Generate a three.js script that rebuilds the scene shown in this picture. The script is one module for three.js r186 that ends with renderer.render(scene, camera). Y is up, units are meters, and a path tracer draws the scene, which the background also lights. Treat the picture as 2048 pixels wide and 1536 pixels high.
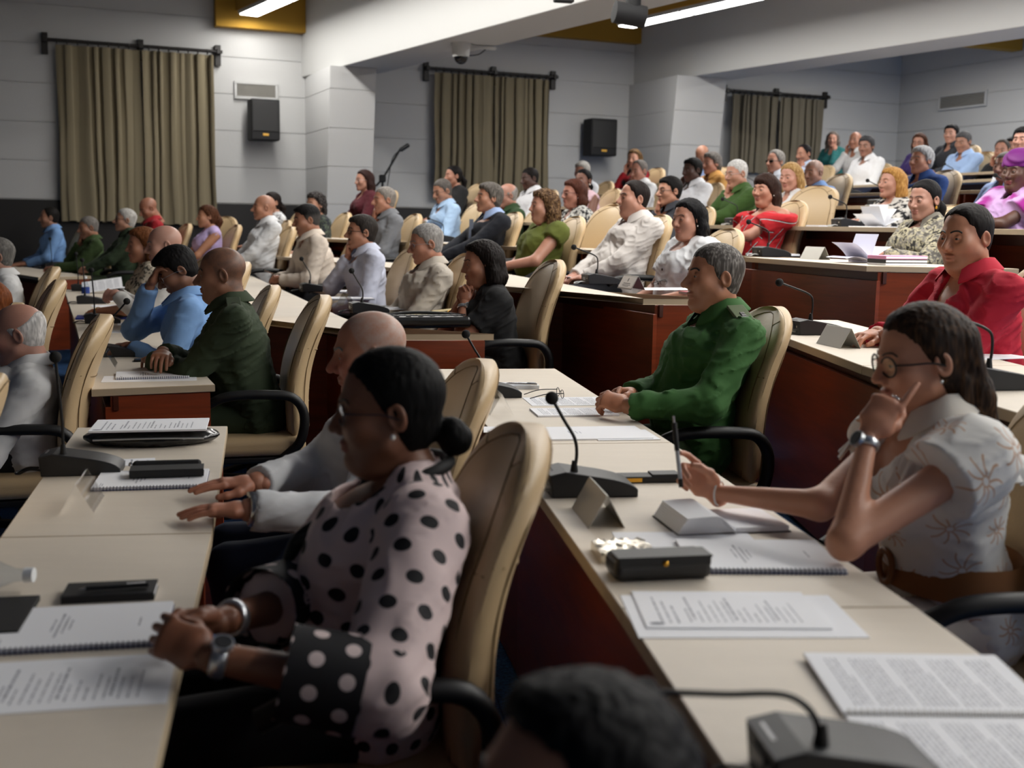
import * as THREE from 'three';
import { RoundedBoxGeometry } from 'three/addons/geometries/RoundedBoxGeometry.js';
import { mergeGeometries, mergeVertices } from 'three/addons/utils/BufferGeometryUtils.js';
import { ImprovedNoise } from 'three/addons/math/ImprovedNoise.js';
import { RectAreaLightUniformsLib } from 'three/addons/lights/RectAreaLightUniformsLib.js';

RectAreaLightUniformsLib.init();
// ------------------------------------------------------------------ camera, exposure
const FPX = 2300, HORIZON = 321, ROLL = 0.017, EYE = 1.475;
const scene = new THREE.Scene();
scene.background = new THREE.Color(0x000000);
const camera = new THREE.PerspectiveCamera(2 * Math.atan(768 / FPX) * 180 / Math.PI, 4 / 3, 0.05, 60);
camera.rotation.order = 'YXZ';
camera.position.set(0, EYE, 0);
camera.rotation.set(-Math.atan(HORIZON / FPX), 0, ROLL);
camera.focus = 4.6; camera.userData.fStop = 3.2;
scene.add(camera);
const renderer = new THREE.WebGLRenderer();
renderer.toneMapping = THREE.LinearToneMapping;
renderer.toneMappingExposure = 2.6;
renderer.shadowMap.enabled = true;
// ------------------------------------------------------------------ large area lights: fluorescent lines
const BEAM = new THREE.Vector3(0.524, 0, 0.852), ACROSS = new THREE.Vector3(0.852, 0, -0.524);
const LAMP_Y = 4.05;
const LAMPS = [ // far end x, z, number of 1.25 m fittings, power
  [-3.45, -15.2, 15, 11], [1.40, -15.6, 13, 14], [5.0, -17.6, 8, 12], [-3.0, -7.2, 9, 16],
];
for (const [x, z, n, power] of LAMPS) {
  for (let s = 0; s < 2; s++) {
    const a = n * 1.25 * (s * 0.5), b = n * 1.25 * (s * 0.5 + 0.5);
    const l = new THREE.RectAreaLight(0xfffaf2, power * (s ? 1.45 : 0.78), 0.22, b - a);
    const c = new THREE.Vector3(x, LAMP_Y - 0.03, z).addScaledVector(BEAM, (a + b) / 2);
    l.position.copy(c);
    l.up.copy(BEAM);
    l.lookAt(c.x, 0, c.z);
    l.castShadow = true;
    scene.add(l);
  }
}
// ------------------------------------------------------------------ helpers
const V = (x, y, z) => new THREE.Vector3(x, y, z);
const RAD = Math.PI / 180;
let seedState = 12345;
function rnd() { seedState |= 0; seedState = seedState + 0x6D2B79F5 | 0; let t = Math.imul(seedState ^ seedState >>> 15, 1 | seedState); t = t + Math.imul(t ^ t >>> 7, 61 | t) ^ t; return ((t ^ t >>> 14) >>> 0) / 4294967296; }
const rr = (a, b) => a + (b - a) * rnd();
const perlin = new ImprovedNoise();
const noise = (x, y, z) => perlin.noise(x + 31.7, y + 17.3, z + 57.1);
const camMatrix = new THREE.Matrix4().makeRotationFromEuler(camera.rotation);
function ray(px, py) { return V((px - 1024) / FPX, -(py - 768) / FPX, -1).applyMatrix4(camMatrix); }
function at(px, py, depth) { return ray(px, py).multiplyScalar(depth).add(camera.position); }
function onY(px, py, y) { const r = ray(px, py); return r.multiplyScalar((y - EYE) / r.y).add(camera.position); }
const names = {};
function numbered(n) { const k = names[n] = (names[n] ?? -1) + 1; return k ? n + '_' + String(k).padStart(3, '0') : n; }
function tag(o, label, category, group) { o.userData.label = label; if (category) o.userData.category = category; if (group) o.userData.group = group; return o; }
function shade(m) { m.castShadow = true; m.receiveShadow = true; return m; }
function thing(name, label, category, p = [0, 0, 0], turn = 0, group) {
  const o = new THREE.Group(); o.name = numbered(name); o.position.set(...p); o.rotation.y = turn; scene.add(o); return tag(o, label, category, group);
}
function part(name, geo, mat, parent) { const m = shade(new THREE.Mesh(geo, mat)); m.name = name; parent.add(m); return m; }
function one(name, geo, mat, label, category, group) { const m = shade(new THREE.Mesh(geo, mat)); m.name = numbered(name); scene.add(m); return tag(m, label, category, group); }
function structure(name, geo, mat, label) { const m = shade(new THREE.Mesh(geo, mat)); m.name = numbered(name); m.userData.kind = 'structure'; if (label) m.userData.label = label; scene.add(m); return m; }
function copy(o, label, group) { const c = o.clone(); c.name = numbered(o.name.replace(/_\d{3}$/, '')); c.userData = { ...o.userData }; if (label) c.userData.label = label; if (group) c.userData.group = group; scene.add(c); return c; }
function clean(list) { return list.map(g => { g = g.index ? g.toNonIndexed() : g; for (const k of Object.keys(g.attributes)) if (!['position', 'normal', 'uv'].includes(k)) g.deleteAttribute(k); return g; }); }
const join = list => mergeGeometries(clean(list));
function box(w, h, d, x = 0, y = 0, z = 0, bevel = 0.003) { const g = bevel ? new RoundedBoxGeometry(w, h, d, 1, Math.min(bevel, w / 2.01, h / 2.01, d / 2.01)) : new THREE.BoxGeometry(w, h, d); return g.translate(x, y, z); }
function tube(pts, r, seg = 24, rad = 8, closed = false) { return new THREE.TubeGeometry(new THREE.CatmullRomCurve3(pts.map(p => p.isVector3 ? p : V(...p)), closed, 'centripetal'), seg, r, rad, closed); }
function cyl(r0, r1, h, x, y, z, n = 16) { return new THREE.CylinderGeometry(r0, r1, h, n).translate(x, y, z); }
// prism over a plan polygon [[x,z],...] between y0 and y1, uv in metres
function prism(poly, y0, y1, bevel = 0) {
  const s = new THREE.Shape(poly.map(([x, z]) => new THREE.Vector2(x, -z)));
  const g = new THREE.ExtrudeGeometry(s, { depth: y1 - y0 - 2 * bevel, bevelEnabled: bevel > 0, bevelThickness: bevel, bevelSize: bevel, bevelOffset: -bevel, bevelSegments: 1 });
  g.rotateX(-Math.PI / 2); g.translate(0, y0 + bevel, 0); return g;
}
// ------------------------------------------------------------------ textures
function canvasTex(w, h, draw, rep) { const c = document.createElement('canvas'); c.width = w; c.height = h; draw(c.getContext('2d'), w, h); const t = new THREE.CanvasTexture(c); t.colorSpace = THREE.SRGBColorSpace; t.wrapS = t.wrapT = THREE.RepeatWrapping; if (rep) t.repeat.set(...rep); return t; }
function dataTex(n, fn, srgb = true) {
  const a = new Uint8Array(n * n * 4);
  for (let y = 0; y < n; y++) for (let x = 0; x < n; x++) { const c = fn(x / n, y / n); const i = (y * n + x) * 4; for (let k = 0; k < 3; k++) a[i + k] = Math.max(0, Math.min(255, c[k])); a[i + 3] = 255; }
  const t = new THREE.DataTexture(a, n, n); t.magFilter = THREE.LinearFilter; t.minFilter = THREE.LinearMipmapLinearFilter; t.generateMipmaps = true; t.wrapS = t.wrapT = THREE.RepeatWrapping; if (srgb) t.colorSpace = THREE.SRGBColorSpace; t.needsUpdate = true; return t;
}
// tileable noise by blending
function tn(x, y, f, s = 0, g = f) { const w = (a, b) => noise(a * f + s, b * g, s * 3.1); return w(x, y) * (1 - x) * (1 - y) + w(x - 1, y) * x * (1 - y) + w(x, y - 1) * (1 - x) * y + w(x - 1, y - 1) * x * y; }
const woodMap = dataTex(512, (x, y) => { const g = tn(x, y, 3, 1, 24) * 1.2 + tn(x, y, 6, 4, 90) * 0.9 + tn(x, y, 14, 7, 190) * 0.6; const v = 1 + g * 0.16; return [128 * v, 54 * v, 24 * v]; });
const tableMap = dataTex(512, (x, y) => { const g = tn(x, y, 3, 11, 16) * 0.8 + tn(x, y, 9, 14, 60) * 0.5 + tn(x, y, 60, 17) * 0.25; const v = 1 + g * 0.035; return [218 * v, 207 * v, 191 * v]; });
const carpetMap = dataTex(256, (x, y) => { const g = tn(x, y, 70, 21) + tn(x, y, 8, 22) * 0.4; const v = 1 + g * 0.5; return [44 * v, 84 * v, 132 * v]; });
const wallBump = dataTex(512, (x, y) => { const g = tn(x, y, 40, 31) * 0.5 + tn(x, y, 110, 33) * 0.5; const v = 128 + g * 120; return [v, v, v]; }, false);
const leatherBump = dataTex(256, (x, y) => { const g = tn(x, y, 24, 41) * 0.6 + tn(x, y, 60, 43) * 0.5; const v = 128 + g * 110; return [v, v, v]; }, false);
const clothBump = dataTex(256, (x, y) => { const v = 128 + 50 * Math.sin(x * 402) + 50 * Math.sin(y * 402) + tn(x, y, 30, 47) * 60; return [v, v, v]; }, false);
// ------------------------------------------------------------------ materials
const std = (color, roughness = 0.8, extra = {}) => new THREE.MeshStandardMaterial({ color, roughness, ...extra });
const M = {
  wall: std(0xb6b6b5, 0.9, { bumpMap: wallBump, bumpScale: 0.0015 }),
  wallLight: std(0xc8c8c6, 0.9), column: std(0xb9b9b8, 0.9, { bumpMap: wallBump, bumpScale: 0.0015 }),
  beam: std(0xb6b6b4, 0.9), ceiling: std(0xbdbdbc, 0.95), yellow: std(0x9a7420, 0.85),
  wainscot: std(0x0d0908, 0.6), curtainRod: std(0x17120f, 0.5),
  carpet: std(0xffffff, 0.98, { map: carpetMap }),
  wood: std(0xffffff, 0.36, { map: woodMap }), woodDark: std(0x8a8a8a, 0.4, { map: woodMap }),
  table: std(0xffffff, 0.55, { map: tableMap }), tableEdge: std(0xb9a68a, 0.6),
  black: std(0x0b0b0c, 0.5), blackSoft: std(0x101012, 0.75), rubber: std(0x151515, 0.9), grey: std(0x55585c, 0.45), darkGrey: std(0x1c1d20, 0.45),
  leather: new THREE.MeshPhysicalMaterial({ color: 0xc9ae86, roughness: 0.42, bumpMap: leatherBump, bumpScale: 0.0008, clearcoat: 0.12, clearcoatRoughness: 0.4 }),
  stitch: std(0x7d6645, 0.8),
  steel: std(0xc9ccd0, 0.28, { metalness: 0.9 }), chrome: std(0xe4e4e4, 0.15, { metalness: 1 }), gold: std(0xd9a441, 0.25, { metalness: 1 }),
  acrylic: new THREE.MeshPhysicalMaterial({ color: 0xffffff, roughness: 0.06, transmission: 1, thickness: 0, ior: 1.4 }),
  plate: std(0xb7b4ac, 0.3, { metalness: 0.35 }),
  paper: std(0xf6f7fb, 0.85), cableGrey: std(0xb9bbb8, 0.6), cable: std(0x1a1a1c, 0.6),
  glow: new THREE.MeshStandardMaterial({ color: 0xffffff, emissive: 0xffffff, emissiveIntensity: 4.5 }),
  lens: new THREE.MeshPhysicalMaterial({ color: 0xffffff, roughness: 0.03, transmission: 1, thickness: 0, ior: 1.35 }),
  screen: std(0x2e3640, 0.25),
};
const metreUV = (mat, s) => { const m = mat.clone(); for (const k of ['map', 'bumpMap']) if (mat[k]) { m[k] = mat[k].clone(); m[k].repeat.set(s, s); m[k].needsUpdate = true; } return m; };
M.wall = metreUV(M.wall, 0.8); M.column = metreUV(M.column, 0.8); M.carpet = metreUV(M.carpet, 1.5); M.wood = metreUV(M.wood, 0.9); M.woodDark = metreUV(M.woodDark, 0.9); M.table = metreUV(M.table, 0.8);
// ------------------------------------------------------------------ room shell (wall frame: u along the curtain wall, n into the room)
const WA = Math.atan(0.425), WO = V(0, 0, -17), WU = V(Math.cos(WA), 0, -Math.sin(WA)), WN = V(Math.sin(WA), 0, Math.cos(WA));
const wp = (u, y, n) => V(WO.x + WU.x * u + WN.x * n, y, WO.z + WU.z * u + WN.z * n);
function onWall(px, py, n = 0) { const r = ray(px, py); const o = camera.position.clone().sub(WO); const t = (n - o.dot(WN)) / r.dot(WN); const p = o.addScaledVector(r, t); return { u: p.dot(WU), y: p.y, t }; }
function frameOf(g, turn = WA, o = WO) { g.rotateY(turn); g.translate(o.x, 0, o.z); return g; }
const U0 = -14, U1 = 6.95, N1 = 20, CEIL = 4.75;
const COURSE = 0.47, COURSE0 = 1.68;
function panelledWall(name, len, turn, org, label, paint = M.wall, dado = true) {   // local x along the wall, face at z = 0
  const g = new THREE.Group(); g.name = numbered(name); g.userData.kind = 'structure'; g.userData.label = label; g.position.copy(org); g.rotation.y = turn; scene.add(g);
  part('wall_backing', box(len, CEIL + 0.1, 0.2, len / 2, CEIL / 2, -0.112, 0), paint, g);
  if (dado) part('wainscot', box(len, COURSE0 - 0.01, 0.03, len / 2, (COURSE0 - 0.01) / 2, 0.006, 0.003), M.wainscot, g);
  for (let y = dado ? COURSE0 : COURSE0 - COURSE * 3; y < CEIL - 0.02; y += COURSE) {
    const h = Math.min(COURSE, CEIL - y);
    const b = new THREE.BoxGeometry(len, h - 0.008, 0.012); const uv = b.attributes.uv; for (let i = 0; i < uv.count; i++) uv.setXY(i, uv.getX(i) * len, uv.getY(i) * h + y);
    part('wall_panel', b.translate(len / 2, y + h / 2, -0.006), paint, g);
  }
  return g;
}
panelledWall('wall_left', U1 - U0, WA, wp(U0, 0, 0), 'long white curtain wall of wide painted courses above a dark wainscot');
panelledWall('wall_back', N1, WA - Math.PI / 2, wp(U1, 0, 0), 'white end wall of wide painted courses behind the last rows', M.wall, false);
panelledWall('wall_front', N1, WA + Math.PI / 2, wp(U0, 0, N1), 'white front wall beyond the left edge', M.wallLight, false);
panelledWall('wall_right', U1 - U0, WA + Math.PI, wp(U1, 0, N1), 'white wall behind the camera', M.wallLight, false);
structure('ceiling', frameOf(box(U1 - U0 + 0.4, 0.2, N1 + 0.4, (U0 + U1) / 2, CEIL + 0.1, N1 / 2, 0)), M.ceiling, 'flat pale ceiling between the beams');
{ const b = box(U1 - U0, 0.2, N1, (U0 + U1) / 2, -0.1, N1 / 2, 0); const uv = b.attributes.uv; for (let i = 0; i < uv.count; i++) uv.setXY(i, uv.getX(i) * 21, uv.getY(i) * 20); structure('floor', frameOf(b), M.carpet, 'blue carpet floor'); }
// ---- leaning columns and beams
const BL = Math.atan2(0.524, 0.852) - WA; // beam direction in the wall frame, measured from n
function taperBox(u0, u1, w0, w1, p0, p1, y0, y1) { // bottom/top depth p0,p1
  const g = new THREE.BoxGeometry(1, 1, 1), a = g.attributes.position;
  for (let i = 0; i < a.count; i++) { const x = a.getX(i) > 0, y = a.getY(i) > 0, z = a.getZ(i) > 0; a.setXYZ(i, x ? (y ? u1 + w1 : u1 + w0) : u0, y ? y1 : y0, z ? (y ? p1 : p0) : -0.05); }
  g.computeVertexNormals(); return g;
}
const BEAM_Y = 3.36;
function columnAt(pxWall, pxR, label, BEAM_Y = 3.36) {
  const u0 = onWall(pxWall, 300).u, u1 = onWall(pxR, 330, 1.2).u;
  const g = new THREE.Group(); g.name = numbered('trim_1').replace('trim_1_', 'trim_1'); g.name = 'trim_' + (++trimNo); g.userData.kind = 'structure'; g.userData.label = label; scene.add(g);
  g.position.copy(WO); g.rotation.y = WA;
  part('column_core', taperBox(u0 + 0.004, u1 - 0.004, 0, 0, 0.945, 1.38, 0, BEAM_Y), M.wall, g);
  const pAt = y => 0.95 + 0.44 * y / BEAM_Y;
  for (let y = COURSE0 - COURSE * 3; y < BEAM_Y - 0.02; y += COURSE) { const a = Math.max(0, y), b = Math.min(BEAM_Y, y + COURSE); part('column_block', taperBox(u0, u1, 0, 0, pAt(a), pAt(b), a + 0.004, b - 0.004), M.column, g); }
  return [u0, u1];
}
let trimNo = 0;
const col1 = columnAt(611, 744, 'white block column left of the boom microphone stand'), col2 = columnAt(1255, 1432, 'white block column beside the smallest curtain', 3.56);
function beamAt(uc, w, label, BEAM_Y = 3.36) {
  const len = N1 + 2, g = box(w, CEIL - BEAM_Y + 0.05, len, 0, (CEIL + BEAM_Y + 0.05) / 2, len / 2 - 0.15, 0.015);
  g.rotateY(BL); g.translate(uc, 0, 0); const m = structure('trim', frameOf(g), M.beam, label); m.name = 'trim_' + (++trimNo);
}
beamAt((col1[0] + col1[1]) / 2, 0.66, 'deep white ceiling beam carrying the dome camera');
beamAt((col2[0] + col2[1]) / 2, 0.66, 'deep white ceiling beam over the back rows', 3.56);
beamAt((col1[0] + col1[1]) / 2 - (col2[0] - col1[0]), 0.66, 'deep white ceiling beam beyond the left edge');
// ---- yellow fascias and lamp boxes
function fascia(pxl, pxr, py, n, label) {
  const a = onWall(pxl, py, n), b = onWall(pxr, py + 20, n), y = (a.y + b.y) / 2;
  const m = structure('trim', frameOf(box(b.u - a.u, CEIL - y, n, (a.u + b.u) / 2, (y + CEIL) / 2, n / 2, 0.004)), M.yellow, label); m.name = 'trim_' + (++trimNo); return y;
}
fascia(432, 700, 52, 0.16, 'ochre yellow fascia at the top of the wall above the largest curtain');
fascia(900, 1394, 66, 0.16, 'ochre yellow fascia at the top of the wall above the middle curtain');
{ const m = structure('trim', frameOf(box(2.6, CEIL - 4.1, 0.2, 5.6, (CEIL + 4.1) / 2, 2.5, 0.004)), M.yellow, 'ochre yellow fascia in the far right ceiling corner'); m.name = 'trim_' + (++trimNo); }
LAMPS.forEach(([x, z, n], li) => {
  const L = n * 1.25 + 0.3, yaw = Math.atan2(BEAM.x, BEAM.z), o = V(x, 0, z);
  const place = g => { g.rotateY(yaw); g.translate(o.x, 0, o.z); return g; };
  const m = structure('trim', place(box(0.30, CEIL - LAMP_Y - 0.05, L, 0, (CEIL + LAMP_Y + 0.05) / 2, L / 2 - 0.05, 0.004)), M.yellow, 'ochre yellow boxed rib that carries a line of lamps'); m.name = 'trim_' + (++trimNo);
  for (let k = 0; k < n; k++) {
    const zc = k * 1.25 + 0.625, c = o.clone().addScaledVector(BEAM, zc);
    const t = thing('fluorescent_lamp', li === 1 ? `white fluorescent ceiling lamp above the middle curtain, fitting ${['nearest the wall', 'second from the wall', 'third from the wall', 'fourth from the wall'][k] ?? 'out of view'}` : li === 0 ? `white fluorescent ceiling lamp above the largest curtain, fitting ${k ? 'farther from the wall' : 'nearest the wall'}` : li === 2 ? 'white fluorescent ceiling lamp of the line over the back rows' : 'white fluorescent ceiling lamp of the line over the front rows, out of view', 'lamp', [c.x, LAMP_Y, c.z], yaw, 'fluorescent ceiling lamps');
    part('housing', box(0.27, 0.045, 1.235, 0, 0.03, 0, 0.004), M.beam, t);
    part('diffuser', box(0.235, 0.02, 1.20, 0, 0.004, 0, 0.004), M.glow, t);
  }
});
// ---- curtains
const curtainCloth = [std(0x7d735c, 0.95, { bumpMap: clothBump, bumpScale: 0.0006, side: THREE.DoubleSide }), std(0x6c6556, 0.95, { bumpMap: clothBump, bumpScale: 0.0006, side: THREE.DoubleSide })];
function curtainPanel(u0, u1, y0, y1, seed, folds) {
  const nx = folds * 14, ny = 14, pos = [], uv = [], idx = [];
  for (let j = 0; j <= ny; j++) for (let i = 0; i <= nx; i++) {
    const s = i / nx, t = j / ny; const ph = s * folds + 0.5 * Math.sin(s * 9 + seed) + 0.25 * Math.sin(s * 23 + seed * 2) + 0.12 * noise(s * 4, t * 1.4, seed);
    let wz = Math.cos(ph * 2 * Math.PI); wz = Math.sign(wz) * Math.pow(Math.abs(wz), 0.7);
    const amp = 0.042 * (0.65 + 0.35 * noise(s * 9, seed, 3)) * (0.8 + 0.2 * t);
    const u = u0 + (u1 - u0) * s + 0.02 * Math.sin(ph * 4 * Math.PI) + 0.03 * (1 - t) * noise(s * 3, t * 2, seed + 5), y = y0 + (y1 - y0) * t + 0.008 * wz * (1 - t);
    pos.push(u, y, 0.11 + amp * wz); uv.push(s * (u1 - u0) * 3, y);
  }
  for (let j = 0; j < ny; j++) for (let i = 0; i < nx; i++) { const a = j * (nx + 1) + i, b = a + 1, c = a + nx + 1, d = c + 1; idx.push(a, b, d, a, d, c); }
  const g = new THREE.BufferGeometry(); g.setAttribute('position', new THREE.Float32BufferAttribute(pos, 3)); g.setAttribute('uv', new THREE.Float32BufferAttribute(uv, 2)); g.setIndex(idx); g.computeVertexNormals(); return g;
}
function curtainSet(pl, pm, pr, pyRod, pyBottom, label, mi, folds) {
  const a = onWall(pl, pyRod[0], 0.1), m = onWall(pm, pyRod[1], 0.1), b = onWall(pr, pyRod[2], 0.1), y = (a.y + b.y + m.y) / 3, yb = onWall(pl + 20, pyBottom, 0.1).y;
  const t = thing('curtain', label, 'curtain', wp(0, 0, 0).toArray(), WA, 'wall curtains');
  part('curtain_panel', curtainPanel(a.u + 0.05, m.u - 0.03, yb, y - 0.05, mi + 1, folds), curtainCloth[mi > 1 ? 1 : 0], t);
  part('curtain_panel', curtainPanel(m.u + 0.01, b.u - 0.06, yb - 0.02, y - 0.05, mi + 4, Math.round(folds * 0.85)), curtainCloth[mi > 1 ? 1 : 0], t);
  part('rod', new THREE.CylinderGeometry(0.022, 0.022, b.u - a.u + 0.16, 10).rotateZ(Math.PI / 2).translate((a.u + b.u) / 2, y, 0.1), M.curtainRod, t);
  for (const u of [a.u - 0.05, m.u - 0.02, b.u + 0.03]) part('bracket', join([box(0.075, 0.26, 0.05, u, y - 0.04, 0.035, 0.006), box(0.05, 0.06, 0.14, u, y, 0.07, 0.006)]), M.curtainRod, t);
  for (let k = 0; k < 16; k++) { const u = a.u + (b.u - a.u) * (k + 0.7) / 16.6; part('ring', new THREE.TorusGeometry(0.032, 0.006, 6, 12).rotateY(Math.PI / 2).translate(u, y - 0.012, 0.1), M.curtainRod, t); }
}
curtainSet(98, 285, 432, [82, 94, 99], 442, 'largest olive grey curtain pair on the left of the wall', 0, 5);
curtainSet(862, 993, 1106, [136, 146, 154], 400, 'olive grey curtain pair between the two columns', 1, 5);
curtainSet(1459, 1560, 1652, [181, 188, 194], 345, 'smallest grey curtain pair right of the second column', 2, 6);
// ---- loudspeakers, vents
function wallBox(px0, px1, py0, py1) { const a = onWall(px0, py0), b = onWall(px1, py1), c = onWall(px0, py1), d = onWall(px1, py0); return { u: (a.u + b.u) / 2, y: (a.y + b.y + c.y + d.y) / 4, w: b.u - a.u, h: (a.y - c.y + d.y - b.y) / 2 }; }
for (const [r, label] of [[[491, 549, 203, 284], 'black wall loudspeaker beside the largest curtain'], [[1160, 1210, 241, 314], 'black wall loudspeaker right of the middle curtain']]) {
  const q = wallBox(...r), t = thing('loudspeaker', label, 'speaker', wp(q.u, q.y, 0.24).toArray(), WA, 'wall loudspeakers');
  part('cabinet', box(q.w, q.h, 0.28, 0, 0, 0, 0.02), M.blackSoft, t);
  part('grille', box(q.w * 0.9, q.h * 0.72, 0.012, 0, q.h * 0.08, 0.142, 0.004), M.black, t);
  part('badge', box(q.w * 0.2, 0.03, 0.006, 0, -q.h * 0.36, 0.146, 0.002), std(0xd9a53a, 0.4), t);
  part('wall_bracket', box(0.1, 0.16, 0.09, 0, 0, -0.18, 0.004), M.black, t);
}
function vent(t, w, h) {
  part('frame', join([box(w + 0.06, 0.035, 0.03, 0, h / 2, 0), box(w + 0.06, 0.035, 0.03, 0, -h / 2, 0), box(0.035, h, 0.03, -w / 2 - 0.012, 0, 0), box(0.035, h, 0.03, w / 2 + 0.012, 0, 0)]), M.wall, t);
  part('backing', box(w, h, 0.006, 0, 0, -0.008, 0), M.rubber, t);
  const n = 9; const g = box(w, 0.008, 0.02, 0, 0, 0, 0).rotateX(0.6); for (let k = 0; k < n; k++) { const s = part('slat', g, M.plate, t); s.position.y = -h / 2 + (k + 0.5) * h / n; }
}
{ const q = wallBox(472, 551, 167, 197); vent(thing('air_vent', 'wide louvred air vent above the left loudspeaker', 'vent', wp(q.u, q.y, 0.02).toArray(), WA), q.w, q.h); }
{ // on the end wall: intersect with plane u = U1
  const r = ray(1926, 201), o = camera.position.clone().sub(WO), k = (U1 - o.dot(WU)) / r.dot(WU), p = o.addScaledVector(r, k);
  vent(thing('air_vent', 'louvred air vent on the end wall at the far right', 'vent', wp(U1 - 0.02, p.y, p.dot(WN)).toArray(), WA - Math.PI / 2), 0.95, 0.19 * k / 16);
}
// ---- dome camera under the first beam and two black devices near the top edge
{ const p = onY(922, 86, BEAM_Y), t = thing('dome_camera', 'white dome security camera with black dome under the beam', 'camera', p.toArray(), 0.3);
  const k = p.z / -13;
  part('housing', cyl(0.105 * k, 0.09 * k, 0.15 * k, 0, -0.075 * k, 0, 24), M.beam, t); part('collar', cyl(0.112 * k, 0.112 * k, 0.03 * k, 0, -0.015 * k, 0, 24), M.beam, t);
  part('dome', new THREE.SphereGeometry(0.078 * k, 20, 10, 0, Math.PI * 2, Math.PI / 2, Math.PI / 2).translate(0, -0.15 * k, 0), std(0x08080a, 0.08), t);
  part('mounting_arm', box(0.42 * k, 0.03 * k, 0.06 * k, 0.2 * k, -0.03 * k, -0.05, 0.004), M.beam, t); part('cable', tube([[0.1 * k, -0.13 * k, 0], [0.22 * k, -0.1 * k, -0.04], [0.3 * k, -0.04 * k, -0.05]], 0.006), M.cable, t); }
{ const p = onY(1268, -34, BEAM_Y), t = thing('beam_camera', 'black cylinder camera hanging below the beam at the top edge', 'camera', [p.x, BEAM_Y, p.z], 0.2);
  part('stem', cyl(0.06, 0.06, 0.2, 0, -0.1, 0), M.blackSoft, t); part('barrel', new THREE.CylinderGeometry(0.085, 0.085, 0.25, 20).rotateZ(Math.PI / 2 - 0.12).translate(-0.03, -0.24, 0), M.blackSoft, t); }
{ const p = onY(1128, -26, BEAM_Y), t = thing('beam_bracket', 'small black bracket under the beam cut by the top edge', 'bracket', [p.x, BEAM_Y, p.z], 0.2);
  part('plate', box(0.2, 0.02, 0.12, 0, -0.01, 0), M.blackSoft, t); part('hook', box(0.16, 0.1, 0.08, 0, -0.07, 0, 0.01), M.blackSoft, t); }
// ---- boom microphone stand by the column
{ const t = thing('boom_microphone_stand', 'black boom microphone stand leaning before the white column', 'microphone stand', [0, 0, 0]);
  const D = 15, a = at(752, 372, D), b = at(765, 357, D), c = at(800, 299, D), d = at(812, 292, D);
  t.position.set(a.x, 0.55, a.z); const l = v => v.clone().sub(t.position);
  part('boom', tube([l(a), l(b), l(c)], 0.014, 20), M.blackSoft, t); part('clutch', box(0.09, 0.1, 0.07, l(b).x, l(b).y, l(b).z, 0.02), M.blackSoft, t);
  part('microphone', new THREE.CapsuleGeometry(0.028, 0.1, 6, 12).rotateZ(-1.0).translate(l(d).x - 0.02, l(d).y - 0.02, l(d).z), M.darkGrey, t);
  part('cable', tube([l(c), l(at(786, 315, D)), l(at(779, 345, D)), l(at(775, 372, D))], 0.006), M.cable, t);
  part('pole', cyl(0.016, 0.016, l(b).y, l(b).x, l(b).y / 2, l(b).z, 12), M.blackSoft, t);
  for (let k = 0; k < 3; k++) { const q = k * 2.09; part('leg', tube([[l(b).x, 0.25, l(b).z], [l(b).x + Math.cos(q) * 0.3, 0.012, l(b).z + Math.sin(q) * 0.3]], 0.01, 4), M.blackSoft, t); } }
// ------------------------------------------------------------------ tiers, desks
const TABLE_H = 0.745;
const TY = { Z: 0.745, A: 0.745, A2: 0.80, A3: 0.88, B: 0.815, B2: 0.95, C1: 1.04, C: 1.13, D: 1.295, E: 1.49, F: 1.665, G: 1.835, H: 2.0, I: 2.15 };
const floorOf = r => TY[r] - TABLE_H;
const offsetLine = (pts, d) => pts.map((p, i) => { const a = pts[Math.max(0, i - 1)], b = pts[Math.min(pts.length - 1, i + 1)]; const dx = b[0] - a[0], dz = b[1] - a[1], l = Math.hypot(dx, dz); return [p[0] - dz / l * d, p[1] + dx / l * d]; });
const deskSpots = [];
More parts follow.
